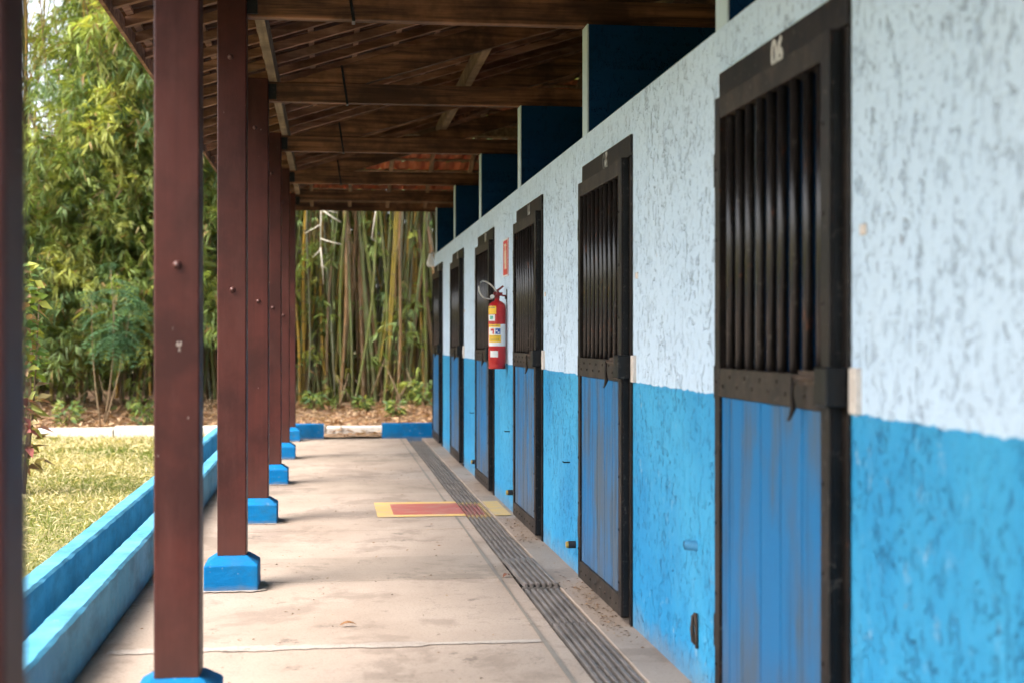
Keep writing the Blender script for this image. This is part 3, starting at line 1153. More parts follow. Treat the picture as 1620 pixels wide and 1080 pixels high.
# ridge capping and eave boards
m = MB(); m.tube([(RIDGE, Y0R, zc(RIDGE) + 0.13), (RIDGE, 16.0, zc(RIDGE) + 0.13)], 0.11, 10)
m.build('ridge_cap', 'shaded_tile', roof, smooth=True)
m = MB(); m.tube([(EX, EY, ZE + 0.14), (RIDGE, EY - (RIDGE - EX), zc(RIDGE) + 0.14)], 0.09, 10)
m.build('ridge_cap', 'shaded_tile', roof, smooth=True)
m = MB(); m.box(EX - 0.005, EX + 0.018, Y0R, EY - 0.02, ZE - 0.035, ZE + 0.055)
m.build('eave_board', 'rafter_wood', roof)
m = MB(); m.box(EX + 0.02, 6.3, EY - 0.018, EY + 0.004, ZE - 0.045, ZE + 0.105)
m.build('eave_board', 'beam_wood', roof)

# ---- doors
def text_mesh(s, size):
    cu = bpy.data.curves.new('num', 'FONT'); cu.body = s; cu.size = size; cu.extrude = 0.0012; cu.align_x = 'CENTER'
    cu.resolution_u = 3
    cu.offset = 0.004
    o = bpy.data.objects.new('num', cu); COL.objects.link(o)
    dg = bpy.context.evaluated_depsgraph_get()
    me = bpy.data.meshes.new_from_object(o.evaluated_get(dg))
    bpy.data.objects.remove(o); bpy.data.curves.remove(cu)
    me.materials.clear(); me.materials.append(MATS['number_white'])
    # text plane: X -> -Y world (reads from the walkway), Y -> Z, normal -> -X
    me.transform(Matrix(((0, 0, -1, 0), (-1, 0, 0, 0), (0, 1, 0, 0), (0, 0, 0, 1))))
    return me


# local frame of a door: origin at the near bottom corner of the opening on the wall face; +Y away, -X towards the walkway
FX0, FX1 = -0.050, 0.004                  # leaf front / back
LY0, LY1 = 0.045, 1.262                   # leaf near / far edge
LZ0, LZ1 = 0.035, 2.283


def rivets(m, pts, x, r=0.008):
    for (yy, zz) in pts:
        i0 = len(m.v)
        N = 6
        for rr, xx in ((r, x), (r * 0.7, x - 0.005)):
            for q in range(N):
                an = 2 * math.pi * q / N
                m.v.append((xx, yy + rr * math.cos(an), zz + rr * math.sin(an)))
        for q in range(N):
            r_ = (q + 1) % N
            m.f.append((i0 + q, i0 + r_, i0 + N + r_, i0 + N + q)); m.mi.append(0)
        m.f.append(tuple(i0 + N + q for q in range(N))); m.mi.append(0)


def make_door():
    d = empty('stable_door', (0, 0, 0))
    # jambs and number board
    m = MB(); m.box(-0.012, 0.11, 0.0, 0.040, 0.0, 2.284); m.build('jamb', 'frame_steel', d, bevel=0.003)
    m = MB(); m.box(-0.012, 0.11, DW - 0.040, DW, 0.0, 2.284); m.build('jamb', 'frame_steel', d, bevel=0.003)
    m = MB(); m.box(-0.014, 0.11, 0.0, DW, 2.286, 2.392); m.build('number_board', 'frame_steel', d, bevel=0.003)
    # leaf: stiles and rails
    near = MB(); near.box(FX0, FX1, LY0, LY0 + 0.072, LZ0, LZ1)
    rivets(near, [(LY0 + 0.05, z) for z in np.arange(0.2, 2.25, 0.26)], FX0)
    near.build('stile', 'frame_steel', d, bevel=0.002)
    m = MB(); m.box(FX0 + 0.012, FX1 + 0.03, LY0 - 0.004, LY0 - 0.001, LZ0 + 0.01, LZ1 - 0.01); m.build('leaf_edge', 'black_steel', d)
    far = MB(); far.box(FX0, FX1, LY1 - 0.062, LY1, LZ0, LZ1)
    rivets(far, [(LY1 - 0.02, z) for z in np.arange(0.2, 2.25, 0.26)], FX0)
    far.build('stile', 'frame_steel', d, bevel=0.002)
    a, b = LY0 + 0.073, LY1 - 0.063
    m = MB(); m.box(FX0 + 0.001, FX1, a, b, LZ1 - 0.078, LZ1 - 0.001)
    m.build('rail', 'rail_steel', d, bevel=0.002)
    m = MB(); m.box(FX0 + 0.0005, FX1, a, b, 1.188, 1.292)
    rivets(m, [(yy, 1.262 - 0.035 * (q % 2)) for q, yy in enumerate(np.linspace(a + 0.05, b - 0.05, 12))], FX0)
    m.build('rail', 'rail_steel', d, bevel=0.002)
    m = MB(); m.box(FX0 + 0.0005, FX1, a, b, LZ0, 0.135)
    rivets(m, [(yy, 0.085) for yy in np.linspace(a + 0.05, b - 0.05, 8)], FX0)
    m.build('rail', 'rail_steel', d, bevel=0.002)
    # nine bars
    bm_ = MB(); bm_.tube([(FX0 + 0.025, 0, 1.285), (FX0 + 0.025, 0, LZ1 - 0.07)], 0.0165, 10)
    bme = bm_.mesh('bar', 'bar_steel', smooth=True)
    for q in range(9):
        link('bar', bme, d, (random.uniform(-0.002, 0.002), a + (b - a) * (q + 0.5) / 9, 0))
    # tongue-and-groove planks
    edges = [a + 0.001, a + 0.19, a + 0.40, a + 0.61, a + 0.82, a + 0.98, b - 0.001]
    for e0, e1 in zip(edges[:-1], edges[1:]):
        m = MB(); m.box(FX0 + 0.010 + random.uniform(0, 0.001), FX0 + 0.0145, e0 + 0.0045, e1 - 0.0045, 0.137, 1.186)
        m.build('plank', 'door_plank', d, bevel=0.001)
    m = MB(); m.box(FX0 + 0.0130, FX0 + 0.0150, a, b, 0.137, 1.186); m.build('backing', 'groove_blue', d)
    # lock box wrapping the leaf's near edge
    m = MB(); m.box(FX0 - 0.028, -0.0125, -0.006, 0.098, 1.205, 1.318); m.build('lock_box', 'black_steel', d, bevel=0.004)
    # slide bolt with its hanging hasp
    m = MB()
    m.tube([(FX0 - 0.022, 0.095, 1.283), (FX0 - 0.022, 0.29, 1.283)], 0.008, 8)
    m.box(FX0 - 0.012, FX0 - 0.001, 0.13, 0.28, 1.262, 1.304)
    m.build('slide_bolt', 'rusty_steel', d, smooth=False)
    m = MB()
    m.tube([(FX0 - 0.028, 0.285, 1.285), (FX0 - 0.030, 0.286, 1.235), (FX0 - 0.026, 0.284, 1.19), (FX0 - 0.032, 0.292, 1.165), (FX0 - 0.036, 0.305, 1.152)],
           [0.006, 0.006, 0.010, 0.006, 0.004], 8)
    m.build('hasp', 'rail_steel', d, smooth=True)
    # hinges on the far edge
    for z in (0.32, 1.24, 2.02):
        m = MB(); m.tube([(FX0 + 0.012, LY1 + 0.012, z - 0.06), (FX0 + 0.012, LY1 + 0.012, z + 0.06)], 0.012, 8)
        m.build('hinge', 'frame_steel', d)
    return d


door0 = make_door()
for i, y in enumerate(DOOR_Y):
    d = door0 if i == 0 else copy_tree(door0)
    d.parent = stable
    d.location = (XW, y, 0)
    num = '%02d' % (6 - i)
    d['label'] = 'black barred stable door numbered ' + num
    n = link('door_number', text_mesh(num, 0.125), d, (-0.0152, 0.63, 2.292))
# dark stop behind the keeper: pale keeper blocks and small plates beside the nearer doors
for i, y in enumerate(DOOR_Y[:5]):
    m = MB(); m.box(XW - 0.018, XW + 0.004, y - 0.075, y - 0.022, 1.188, 1.318)
    m.box(XW - 0.022, XW - 0.017, y - 0.062, y - 0.040, 1.225, 1.285)
    m.build('keeper_block', 'pale_wood', stable, bevel=0.003)
    m = MB(); m.box(XW - 0.006, XW + 0.004, y - 0.115, y - 0.075, 1.685, 1.715)
    m.build('small_plate', 'pale_wood', stable, bevel=0.002)
# wall fittings: door stoppers, hold-back hooks, pipe stub
for y, z, big in ((8.42, 0.165, 0), (11.33, 0.165, 1), (14.2, 0.165, 0)):
    m = MB(); m.tube([(XW + 0.005, y, z), (XW - 0.045, y, z)], 0.022, 12)
    s_ = m.build('door_stopper', 'rubber_black', stable)
    m = MB(); m.tube([(XW - 0.045, y, z), (XW - 0.058, y, z)], 0.019, 12)
    m.build('stopper_cap', 'stopper_yellow', s_)
for y in (8.62, 11.55, 14.45):
    m = MB(); m.tube([(XW + 0.004, y, 0.64), (XW - 0.04, y, 0.64), (XW - 0.045, y, 0.647)], 0.0045, 6)
    m.build('hold_back_pin', 'black_steel', stable)
m = MB(); m.tube([(XW + 0.01, 5.58, 0.565), (XW - 0.045, 5.60, 0.57)], 0.021, 14)
ps = m.build('pipe_stub', 'pipe_blue', stable)
m = MB(); m.tube([(XW - 0.045, 5.60, 0.57), (XW - 0.047, 5.601, 0.57)], 0.016, 14); m.build('pipe_mouth', 'rubber_black', ps)  # black disc stands in for the shade inside the open pipe
m = MB()
lp = [(XW + 0.002, 5.60, 0.17), (XW - 0.010, 5.60, 0.18), (XW - 0.014, 5.60, 0.23), (XW - 0.010, 5.60, 0.28), (XW + 0.002, 5.60, 0.29)]
m.tube(lp, 0.009, 8)
m.tube([(XW - 0.006, 5.555, 0.16), (XW - 0.010, 5.555, 0.30)], 0.007, 6)
m.build('tie_ring', 'rusty_steel', stable, smooth=True)

# ------------------------------------------------------------------ drain gratings
def make_grate():
    g = empty('drain_grate', (0, 0, 0))
    wbar = (GX1 - GX0 - 0.012) / 6
    m = MB(); m.box(0, wbar * 0.52, 0.006, 0.964, -0.03, -0.002)
    bme = m.mesh('bar', 'grate_iron', bevel=0.002)
    for q in range(6):
        link('bar', bme, g, (GX0 + 0.006 + wbar * (q + 0.24), 0, 0))
    m = MB(); m.box(GX0 + 0.005, GX1 - 0.005, 0.0, 0.020, -0.05, -0.018)
    xm = m.mesh('cross_bar', 'grate_iron')
    for yy in (0.008, 0.31, 0.63, 0.944):
        link('cross_bar', xm, g, (0, yy, -0.006))
    return g


g0 = make_grate()
GR = 'gratings along the drain'
ORD = ['first', 'second', 'third', 'fourth', 'fifth', 'sixth', 'seventh', 'eighth', 'ninth', 'tenth', 'eleventh', 'twelfth']
for i in range(15):
    y = 4.994 + 0.972 * i
    j = i - 3                                   # counted from the raised one
    g_ = g0 if i == 0 else copy_tree(g0)
    up = j == 0
    g_.location = (random.uniform(-0.003, 0.003), y, 0.026 if up else random.uniform(-0.002, 0.002))
    g_.rotation_euler = (R(-0.35) if up else 0, 0, random.uniform(-0.002, 0.002))
    if up:
        lab = 'black iron drain grating sitting proud of its neighbours beside door 05'
    elif 10.6 < y < 12.2:
        lab = ('nearer' if y < 11.2 else 'farther') + ' of two iron drain gratings streaked with red and yellow marking paint'
    elif j < 0:
        lab = 'flush iron drain grating, %s on the near side of the raised one' % ORD[-j - 1]
    else:
        lab = 'flush iron drain grating, %s beyond the raised one' % ORD[j - 1]
    tag(g_, lab, 'drain grate', GR)

# ------------------------------------------------------------------ fire extinguisher
CX, CY, RR = 1.384, 11.75, 0.073
ext = empty('fire_extinguisher', (CX, CY, 1.148))
tag(ext, 'red fire extinguisher with yellow and white labels hung on the wall', 'fire extinguisher')
m = MB()
m.lathe([(0.0, 0.012), (RR * 0.7, 0.008), (RR * 0.94, 0.0), (RR * 0.98, 0.012), (RR * 0.955, 0.035), (RR * 0.96, 0.042), (RR, 0.05), (RR, 0.492), (RR * 0.97, 0.515), (RR * 0.86, 0.535), (RR * 0.62, 0.552),
         (RR * 0.34, 0.560), (0.02, 0.566), (0.02, 0.585), (0.0, 0.586)], 0, 0, 40)
body = m.build('cylinder_body', 'ext_red', ext, smooth=True)
PH0 = math.atan2(-CY, -CX)


def label(name, mat, t0, t1, z0, z1, r):
    """curved sticker; t measured from the direction of the walkway entrance towards the open side, degrees"""
    m = MB(); N = 10
    for q in range(N):
        a0 = PH0 - R(t0 + (t1 - t0) * q / N); a1 = PH0 - R(t0 + (t1 - t0) * (q + 1) / N)
        m.quad((r * math.cos(a0), r * math.sin(a0), z0), (r * math.cos(a1), r * math.sin(a1), z0), (r * math.cos(a1), r * math.sin(a1), z1), (r * math.cos(a0), r * math.sin(a0), z1))
    return m.build(name, mat, body, smooth=True)


label('sticker', 'lab_yellow', 6, 76, 0.450, 0.518, RR + 0.0008)
label('sticker_line', 'lab_grey', 12, 70, 0.500, 0.508, RR + 0.0013)
label('sticker', 'lab_white', 14, 72, 0.394, 0.446, RR + 0.0008)
label('sticker_mark', 'lab_green', 26, 52, 0.408, 0.436, RR + 0.0013)
label('sticker', 'lab_white', -72, 68, 0.188, 0.368, RR + 0.0008)
label('sticker_band', 'lab_yellow', -22, 67, 0.343, 0.3675, RR + 0.0013)
label('sticker_line', 'lab_grey', -10, 60, 0.352, 0.358, RR + 0.0018)
label('sticker_band', 'lab_yellow', -26, 62, 0.218, 0.278, RR + 0.0013)
for zz in (0.266, 0.247, 0.236):
    label('sticker_line', 'lab_grey', -14, 50, zz, zz + 0.004, RR + 0.0018)
label('sticker_mark', 'lab_red', 20, 46, 0.312, 0.330, RR + 0.0013)
label('sticker_mark', 'lab_red', 20, 30, 0.286, 0.312, RR + 0.0013)
label('sticker_mark', 'lab_blue', -22, 11, 0.286, 0.332, RR + 0.0013)
label('sticker_line', 'lab_white', -16, -4, 0.294, 0.304, RR + 0.0018)
label('sticker_line', 'lab_white', -4, 6, 0.308, 0.318, RR + 0.0018)
label('sticker', 'lab_white', -6, 50, 0.098, 0.150, RR + 0.0008)
m = MB(); m.lathe([(0.0, 0.58), (0.022, 0.58), (0.024, 0.60), (0.018, 0.605), (0.018, 0.64), (0.0, 0.645)], 0, 0, 14)
m.box(-0.03, 0.045, -0.014, 0.014, 0.608, 0.632)
m.build('valve', 'ext_dark_red', ext, bevel=0.0015)
m = MB()
m.hexa([(-0.02, -0.011, 0.640), (0.0, -0.011, 0.632), (0.0, 0.011, 0.632), (-0.02, 0.011, 0.640), (0.045, -0.011, 0.690), (0.058, -0.011, 0.680), (0.058, 0.011, 0.680), (0.045, 0.011, 0.690)])
m.hexa([(0.0, -0.012, 0.616), (0.0, -0.012, 0.606), (0.0, 0.012, 0.606), (0.0, 0.012, 0.616), (0.075, -0.012, 0.610), (0.085, -0.012, 0.592), (0.085, 0.012, 0.592), (0.075, 0.012, 0.610)])
m.build('handle', 'ext_dark_red', ext, bevel=0.0015)
m = MB(); m.tube([(-0.042, -0.02, 0.596), (-0.042, 0.006, 0.596)], 0.017, 14); m.build('gauge', 'lab_white', ext)
hp = [(347, 240), (318, 200), (280, 162), (240, 138), (205, 130), (178, 148), (164, 190), (166, 232), (182, 266), (208, 292), (240, 304), (275, 306), (300, 303)]
m = MB(); m.tube([((px - 347) * 0.00084, -0.012 + 0.014 * math.sin(q * 0.6), 0.552 + (335 - py) * 0.00085) for q, (px, py) in enumerate(hp)], 0.0068, 8)
m.build('hose', 'hose_grey', ext, smooth=True)
m = MB(); m.box(0.066, XW - CX + 0.004, -0.018, 0.018, 0.575, 0.60); m.box(XW - CX - 0.004, XW - CX + 0.002, -0.02, 0.02, 0.50, 0.66)
m.build('wall_bracket', 'black_steel', ext)

# sign above it
sg = empty('extinguisher_sign', (XW, 11.63, 1.915))
tag(sg, 'red and white fire sign fixed on the wall above the extinguisher', 'sign')
m = MB(); m.box(-0.006, -0.0005, 0, 0.33, 0, 0.312); m.build('plate', 'sign_red', sg, bevel=0.001)
m = MB()
for r in ((0.0, 0.33, 0.0, 0.012), (0.0, 0.33, 0.300, 0.312), (0.0, 0.012, 0.012, 0.300), (0.318, 0.33, 0.012, 0.300)):
    m.box(-0.0075, -0.0055, *r)
m.build('border', 'lab_white', sg)
m = MB(); m.box(-0.0072, -0.0058, 0.11, 0.22, 0.06, 0.215); m.box(-0.0072, -0.0058, 0.14, 0.19, 0.2165, 0.25)
m.hexa([(-0.0072, 0.10, 0.2515), (-0.0058, 0.10, 0.2515), (-0.0058, 0.235, 0.2515), (-0.0072, 0.235, 0.2515), (-0.0072, 0.12, 0.272), (-0.0058, 0.12, 0.272), (-0.0058, 0.235, 0.272), (-0.0072, 0.235, 0.272)])
m.box(-0.0072, -0.0058, 0.236, 0.25, 0.11, 0.27)
m.build('pictogram', 'sign_pale', sg)

# lamp at the far corner of the wall
lm = empty('wall_lamp', (1.43, 19.99, 2.40))
tag(lm, 'small white lamp on the far top corner of the stable wall', 'lamp')
m = MB(); m.lathe([(0.0, 0.0), (0.045, 0.004), (0.058, 0.03), (0.055, 0.08), (0.04, 0.13), (0.028, 0.16), (0.03, 0.185), (0.0, 0.19)], -0.015, 0, 18)
m.build('lamp_body', 'lamp_white', lm, smooth=True)
m = MB(); m.tube([(-0.015, 0, 0.18), (0.0, -0.01, 0.20), (0.05, -0.015, 0.19)], 0.012, 8); m.build('bracket', 'metal_grey', lm)

# ------------------------------------------------------------------ bamboo grove
def culm_mesh(seed):
    r_ = random.Random(seed)
    m = MB()
    H = r_.uniform(10.0, 13.0); r0 = r_.uniform(0.017, 0.032)
    lean = r_.uniform(0.2, 1.0); arc = r_.uniform(1.2, 3.2)
    def pos(z):
        t = max(0.0, z / H)
        return Vector((lean * t + arc * t ** 3.2, 0.10 * math.sin(z * 0.9 + seed), z - 0.6 * arc * max(0, t - 0.6) ** 2))
    def rad(z): return r0 * (1 - 0.82 * (z / H) ** 1.3)
    z = -0.15; first = True
    pts, rad_, kinds = [], [], []
    node = 0.18
    while z < H:
        step = (0.22 + 0.16 * min(1, z / 2)) * r_.uniform(0.9, 1.1)
        rr = rad(max(0, z))
        pts += [z - 0.012, z, z + 0.012]; rad_ += [rr, rr * 1.07, rr * 0.985]; kinds += [0, 1, 0]
        z += step
    n = 7
    P = [pos(q) for q in pts]
    i0 = 0
    for p, rr in zip(P, rad_):
        for q in range(n):
            a = 2 * math.pi * q / n
            m.v.append((p.x + rr * math.cos(a), p.y + rr * math.sin(a), p.z))
    for j in range(len(P) - 1):
        mi = 1 if j % 3 != 2 else 0
        for q in range(n):
            r2 = (q + 1) % n
            m.f.append((j * n + q, j * n + r2, (j + 1) * n + r2, (j + 1) * n + q)); m.mi.append(mi)
    return m.mesh('culm', ['culm', 'culm_node'], smooth=True), H, pos


CULMS = [culm_mesh(s) for s in range(9)]

GREENS = np.array([1.55, 1.62, 1.6]) * np.array([[0.11, 0.145, 0.035], [0.14, 0.18, 0.04], [0.075, 0.105, 0.03], [0.19, 0.21, 0.05], [0.11, 0.15, 0.06], [0.23, 0.22, 0.06], [0.085, 0.13, 0.06]])
DRYC = np.array([[0.30, 0.20, 0.08], [0.24, 0.15, 0.07], [0.34, 0.26, 0.12]])


def branch_leaves(start, az, length, rise, drop, ncl, leafL, bright=1.0, dry=0.05):
    """one leafy branch: clusters of hanging blades along an arching twig"""
    d = np.array([math.cos(az), math.sin(az), 0.0])
    t = RNG.uniform(0.15, 1.0, ncl)
    c = start + d * (length * t)[:, None] + np.array([0, 0, 1.0]) * (rise * t - drop * t * t)[:, None]
    c += RNG.normal(size=(ncl, 3)) * np.array([0.16, 0.16, 0.13]) * (0.5 + length * 0.35)
    k = RNG.integers(5, 9, ncl)
    idx = np.repeat(np.arange(ncl), k)
    n = len(idx)
    cd = unit(d * 0.55 + RNG.normal(size=(ncl, 3)) * 0.55 + np.array([0, 0, -0.45]))
    D = unit(cd[idx] + RNG.normal(size=(n, 3)) * 0.42 + np.array([0, 0, -0.18]))
    P = c[idx] + RNG.normal(size=(n, 3)) * 0.02
    L = leafL * RNG.uniform(0.65, 1.25, n)
    W = L * RNG.uniform(0.115, 0.16, n)
    base = GREENS[RNG.integers(0, len(GREENS))] * 0.6 + GREENS[RNG.integers(0, len(GREENS))] * 0.4
    tone = base * RNG.uniform(0.75, 1.3, (n, 1)) * bright
    dm = RNG.random(n) < dry
    tone[dm] = DRYC[RNG.integers(0, 3, dm.sum())]
    return leaf_arrays(P, D, L, W, tone)


def clump(x, y, n, spread, label, fol, low, sky_gap=False, seed=0):
    """fol: number of leafy branches; low: lowest height of foliage"""
    zb = bank_z(x, y)
    c = empty('bamboo_clump', (x, y, zb))
    tag(c, label, 'bamboo', 'bamboo clumps along the bank')
    r_ = random.Random(seed + 100)
    spots = []
    for q in range(n):
        me, H, pos = CULMS[r_.randrange(len(CULMS))]
        a = r_.uniform(0, 2 * math.pi); rr = spread * math.sqrt(r_.random())
        px, py = rr * math.cos(a), rr * math.sin(a) * 0.75
        o = link('culm', me, c, (px, py, bank_z(x + px, y + py) - zb))
        rz = a + r_.uniform(-1.3, 1.3)
        o.rotation_euler = (r_.gauss(0, 0.045), r_.gauss(0, 0.045), rz)
        s = r_.uniform(0.75, 1.15)
        o.scale = (s * r_.uniform(0.9, 1.25), s * r_.uniform(0.9, 1.25), s)
        spots.append((px, py, rz, pos, H * s))
    V, T = [], []
    for q in range(fol):
        px, py, rz, pos, H = spots[r_.randrange(len(spots))]
        z = low + (min(H, 10.5) - low) * r_.random() ** 0.9
        p = pos(min(z, 9.5))
        st = np.array([px + p.x * math.cos(rz), py + p.x * math.sin(rz) - (0.7 if fol > 200 else 0.0), z])
        wx, wy = x + st[0], y + st[1]
        if wx < -0.160 * wy and z > 0.185 * wy and r_.random() < 0.95:
            continue
        az = r_.uniform(0, 2 * math.pi) if r_.random() < 0.45 else r_.gauss(-math.pi / 2, 0.8)
        v, t = branch_leaves(st, az, r_.uniform(0.6, 1.7), r_.uniform(0.0, 0.4), r_.uniform(0.4, 1.3), r_.randint(18, 36), r_.uniform(0.15, 0.23),
                             r_.uniform(0.8, 1.45), 0.07)
        V.append(v); T.append(t)
    if V:
        link('foliage', leaf_mesh('foliage', np.concatenate(V), np.concatenate(T), 'leaf'), c)
    return c


# left of the walkway: leafy curtains down to the ground; straight ahead: mostly bare culms
clump(-8.0, 25.3, 14, 0.9, 'thin bamboo clump at the open edge of the grove beyond the lawn', 50, 1.0, True, 1)
clump(-6.1, 24.9, 18, 0.9, 'bamboo clump with sky showing through beside the nearest post', 260, 0.7, True, 2)
clump(-4.5, 24.6, 22, 0.9, 'leafy bamboo clump behind the feathery green shrub', 420, 1.0, False, 3)
clump(-3.1, 24.8, 22, 0.85, 'leafy bamboo clump with bright hanging leaves beside the eave', 460, 1.0, False, 4)
clump(-1.75, 24.7, 32, 0.7, 'bamboo clump half hidden behind the row of posts', 90, 1.4, False, 5)
clump(-0.45, 24.5, 52, 0.8, 'bamboo clump with green leaf tufts straight past the last post', 34, 2.6, False, 6)
clump(0.75, 24.3, 70, 0.85, 'dense bamboo clump of yellow and tan canes at the end of the walkway', 26, 3.4, False, 7)
clump(1.95, 24.6, 58, 0.8, 'bamboo clump of yellow canes beside the far end of the stable wall', 26, 3.0, False, 8)
clump(3.5, 24.8, 16, 0.8, 'bamboo clump behind the far corner of the stable', 40, 2.5, False, 9)
for q, (x, y, n, f) in enumerate(((-7.2, 28.2, 10, 40), (-5.4, 27.6, 12, 70), (-3.6, 27.9, 12, 80), (-1.9, 27.5, 18, 60), (-0.3, 27.3, 28, 50), (1.2, 27.6, 28, 50), (2.7, 27.4, 24, 50))):
    clump(x, y, n, 0.9, 'dim bamboo clump deep in the grove, ' + ['leftmost of the rear row', 'behind the clump with sky showing through', 'behind the leafy curtain beside the eave', 'behind the row of posts', 'past the last post', 'straight behind the walkway opening', 'behind the far corner of the stable'][q], f, 1.0 if x < -1.5 else 1.6, x < -4.9, 20 + q)

# low tufts of leaves among the bare canes
V, T = [], []
for (px, py, dd, n) in ((520, 500, 24, 5), (600, 470, 24.3, 4), (560, 560, 24, 4), (660, 480, 24, 6), (640, 520, 24, 5), (500, 390, 23.6, 7), (480, 420, 23.5, 5), (525, 470, 23.8, 5),
                        (680, 360, 24, 4), (575, 360, 24.5, 4), (545, 610, 23.6, 4), (650, 600, 23.6, 4), (485, 560, 23.8, 4), (665, 620, 23.4, 4)):
    u = (px - 810) / 2250; v_ = (535 - py) / 2250
    sx = dd * (0.1274 + u * 0.9919); sy = dd * (0.9919 - u * 0.1274); sz = 1.4 + dd * v_
    for q in range(n + 3):
        v, t = branch_leaves(np.array([sx + random.gauss(0, 0.12), sy + random.gauss(0, 0.2), sz + random.gauss(0, 0.12)]), random.uniform(0, 6.28), random.uniform(0.2, 0.5), 0.1, 0.3,
                             random.randint(2, 4), 0.17, random.uniform(0.9, 1.4), 0.04)
        V.append(v); T.append(t)
tf_ = link('foliage_tufts', leaf_mesh('foliage_tufts', np.concatenate(V), np.concatenate(T), 'leaf'))
tag(tf_, 'loose green leaf tufts sprouting low among the bamboo canes', 'foliage', kind='stuff')

# the deep thicket that closes the view
V, T = [], []
n = 60000
P = np.stack([RNG.uniform(-9.5, 9, n), RNG.uniform(29.5, 34, n), 10.0 * RNG.random(n) ** 1.0], 1)
keep = ~((P[:, 0] < -0.17 * P[:, 1]) & (P[:, 2] > 5.0 + RNG.normal(size=n) * 0.8))
P = P[keep]; n = len(P)
D = unit(RNG.normal(size=(n, 3)) + np.array([0, 0, -0.7]))
L = RNG.uniform(0.28, 0.55, n)
tone = GREENS[RNG.integers(0, len(GREENS), n)] * RNG.uniform(0.08, 0.2, (n, 1))  # same greens scaled far down: the grove's deep shade is in the leaf colour
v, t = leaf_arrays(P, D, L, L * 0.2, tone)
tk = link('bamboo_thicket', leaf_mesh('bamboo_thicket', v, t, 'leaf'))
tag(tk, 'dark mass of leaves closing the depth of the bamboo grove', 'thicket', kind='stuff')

# whitish dead twigs hanging at the end of the walkway
def pix(px, py, dd):
    u = (px - 810) / 2250; v_ = (535 - py) / 2250
    return (dd * (0.1274 + u * 0.9919), dd * (0.9919 - u * 0.1274), 1.4 + dd * v_)


m = MB()
DT = 22.6
for path, r0 in (([(509, 300), (508, 340), (507, 392)], 0.016), ([(509, 332), (524, 343), (539, 352)], 0.016), ([(508, 330), (520, 334), (533, 337)], 0.012), ([(507, 378), (526, 384), (541, 387)], 0.012),
                 ([(508, 355), (496, 362), (482, 370)], 0.010), ([(507, 392), (510, 420), (512, 450)], 0.012), ([(507, 395), (499, 404), (494, 408)], 0.009), ([(508, 420), (515, 424)], 0.008), ([(600, 300), (592, 350), (588, 378), (596, 383)], 0.012)):
    m.tube([pix(a, b, DT + 0.05 * i) for i, (a, b) in enumerate(path)], [r0 * (1 - 0.5 * i / len(path)) for i in range(len(path))], 6)
tw = m.build('dead_twigs', 'pale_twig', smooth=True)
tag(tw, 'whitish leafless dead twigs hanging before the bamboo at the walkway end', 'twigs', kind='stuff')

# ------------------------------------------------------------------ feathery shrub
fx, fy = -3.33, 21.7
sh = empty('feathery_shrub', (fx, fy, 0.08))
tag(sh, 'blue-green shrub with feathery leaves on thin stems beyond the white kerb', 'shrub')
m = MB()
tips = []
for (bx, tx, tz, bend) in ((0.0, 0.16, 2.0, 0.06), (0.02, 0.38, 1.75, 0.05), (-0.02, -0.16, 1.85, -0.05), (0.0, 0.10, 2.35, 0.1)):
    pts = [(bx + (tx - bx) * t + bend * math.sin(3 * t), 0.05 * math.sin(4 * t + tx * 9), tz * t) for t in np.linspace(0, 1, 7)]
    m.tube(pts, [0.013 * (1 - 0.7 * i / 6) for i in range(7)], 6)
    tips += pts[4:]
m.build('stem', 'twig', sh, smooth=True)
V, T = [], []
for q in range(46):
    tp = np.array(random.choice(tips)) + np.array([random.gauss(0, 0.05), random.gauss(0, 0.08), random.gauss(0.05, 0.12)])
    az = random.uniform(0, 6.28); L = random.uniform(0.32, 0.52)
    d = np.array([math.cos(az), math.sin(az) * 0.8, 0])
    side = np.array([-math.sin(az), math.cos(az), 0])
    col = np.array([0.085, 0.175, 0.095]) * random.uniform(0.75, 1.45)
    for s in np.linspace(0.2, 1, 9):
        c0 = tp + d * L * s + np.array([0, 0, 0.18 * s - 0.42 * s * s])
        for sg_ in (-1, 1):
            pl = 0.15 * (1.15 - 0.5 * s)
            pd = unit(side * sg_ * 0.9 + d * 0.5 + np.array([0, 0, -0.35]))
            nn = 11
            tt = np.linspace(0.1, 1, nn)
            bp = c0 + pd * (pl * tt)[:, None]
            for s2 in (-1, 1):
                dd_ = unit(np.cross(pd, [0, 0, 1.0]) * s2 + pd * 0.45 + RNG.normal(size=(nn, 3)) * 0.08)
                v, t = leaf_arrays(bp, dd_, np.full(nn, 0.028), np.full(nn, 0.012), np.repeat(col[None] * random.uniform(0.9, 1.1), nn, 0), 0.05)
                V.append(v); T.append(t)
link('foliage', leaf_mesh('foliage', np.concatenate(V), np.concatenate(T), 'leaf'), sh)

# ------------------------------------------------------------------ variegated shrub beside the nearest post
cx_, cy_ = -2.74, 13.2
cr = empty('croton_shrub', (cx_, cy_, 0.0))
tag(cr, 'shrub with pink and yellow-green leaves on the lawn beside the nearest post', 'shrub')
m = MB()
for q in range(7):
    a = random.uniform(0, 6.28)
    m.tube([(0.02 * math.cos(a), 0.02 * math.sin(a), 0), (0.1 * math.cos(a), 0.1 * math.sin(a), 0.7), (0.16 * math.cos(a), 0.16 * math.sin(a), 1.3 + 0.08 * q)], [0.014, 0.010, 0.005], 6)
m.build('stem', 'twig', cr, smooth=True)
V, T = [], []
n = 420
z = RNG.uniform(0.25, 2.05, n)
a = RNG.uniform(0, 2 * math.pi, n)
rr = RNG.uniform(0.02, 0.15, n)
P = np.stack([rr * np.cos(a), rr * np.sin(a), z], 1)
D = unit(np.stack([np.cos(a), np.sin(a), RNG.normal(0.05, 0.45, n)], 1))
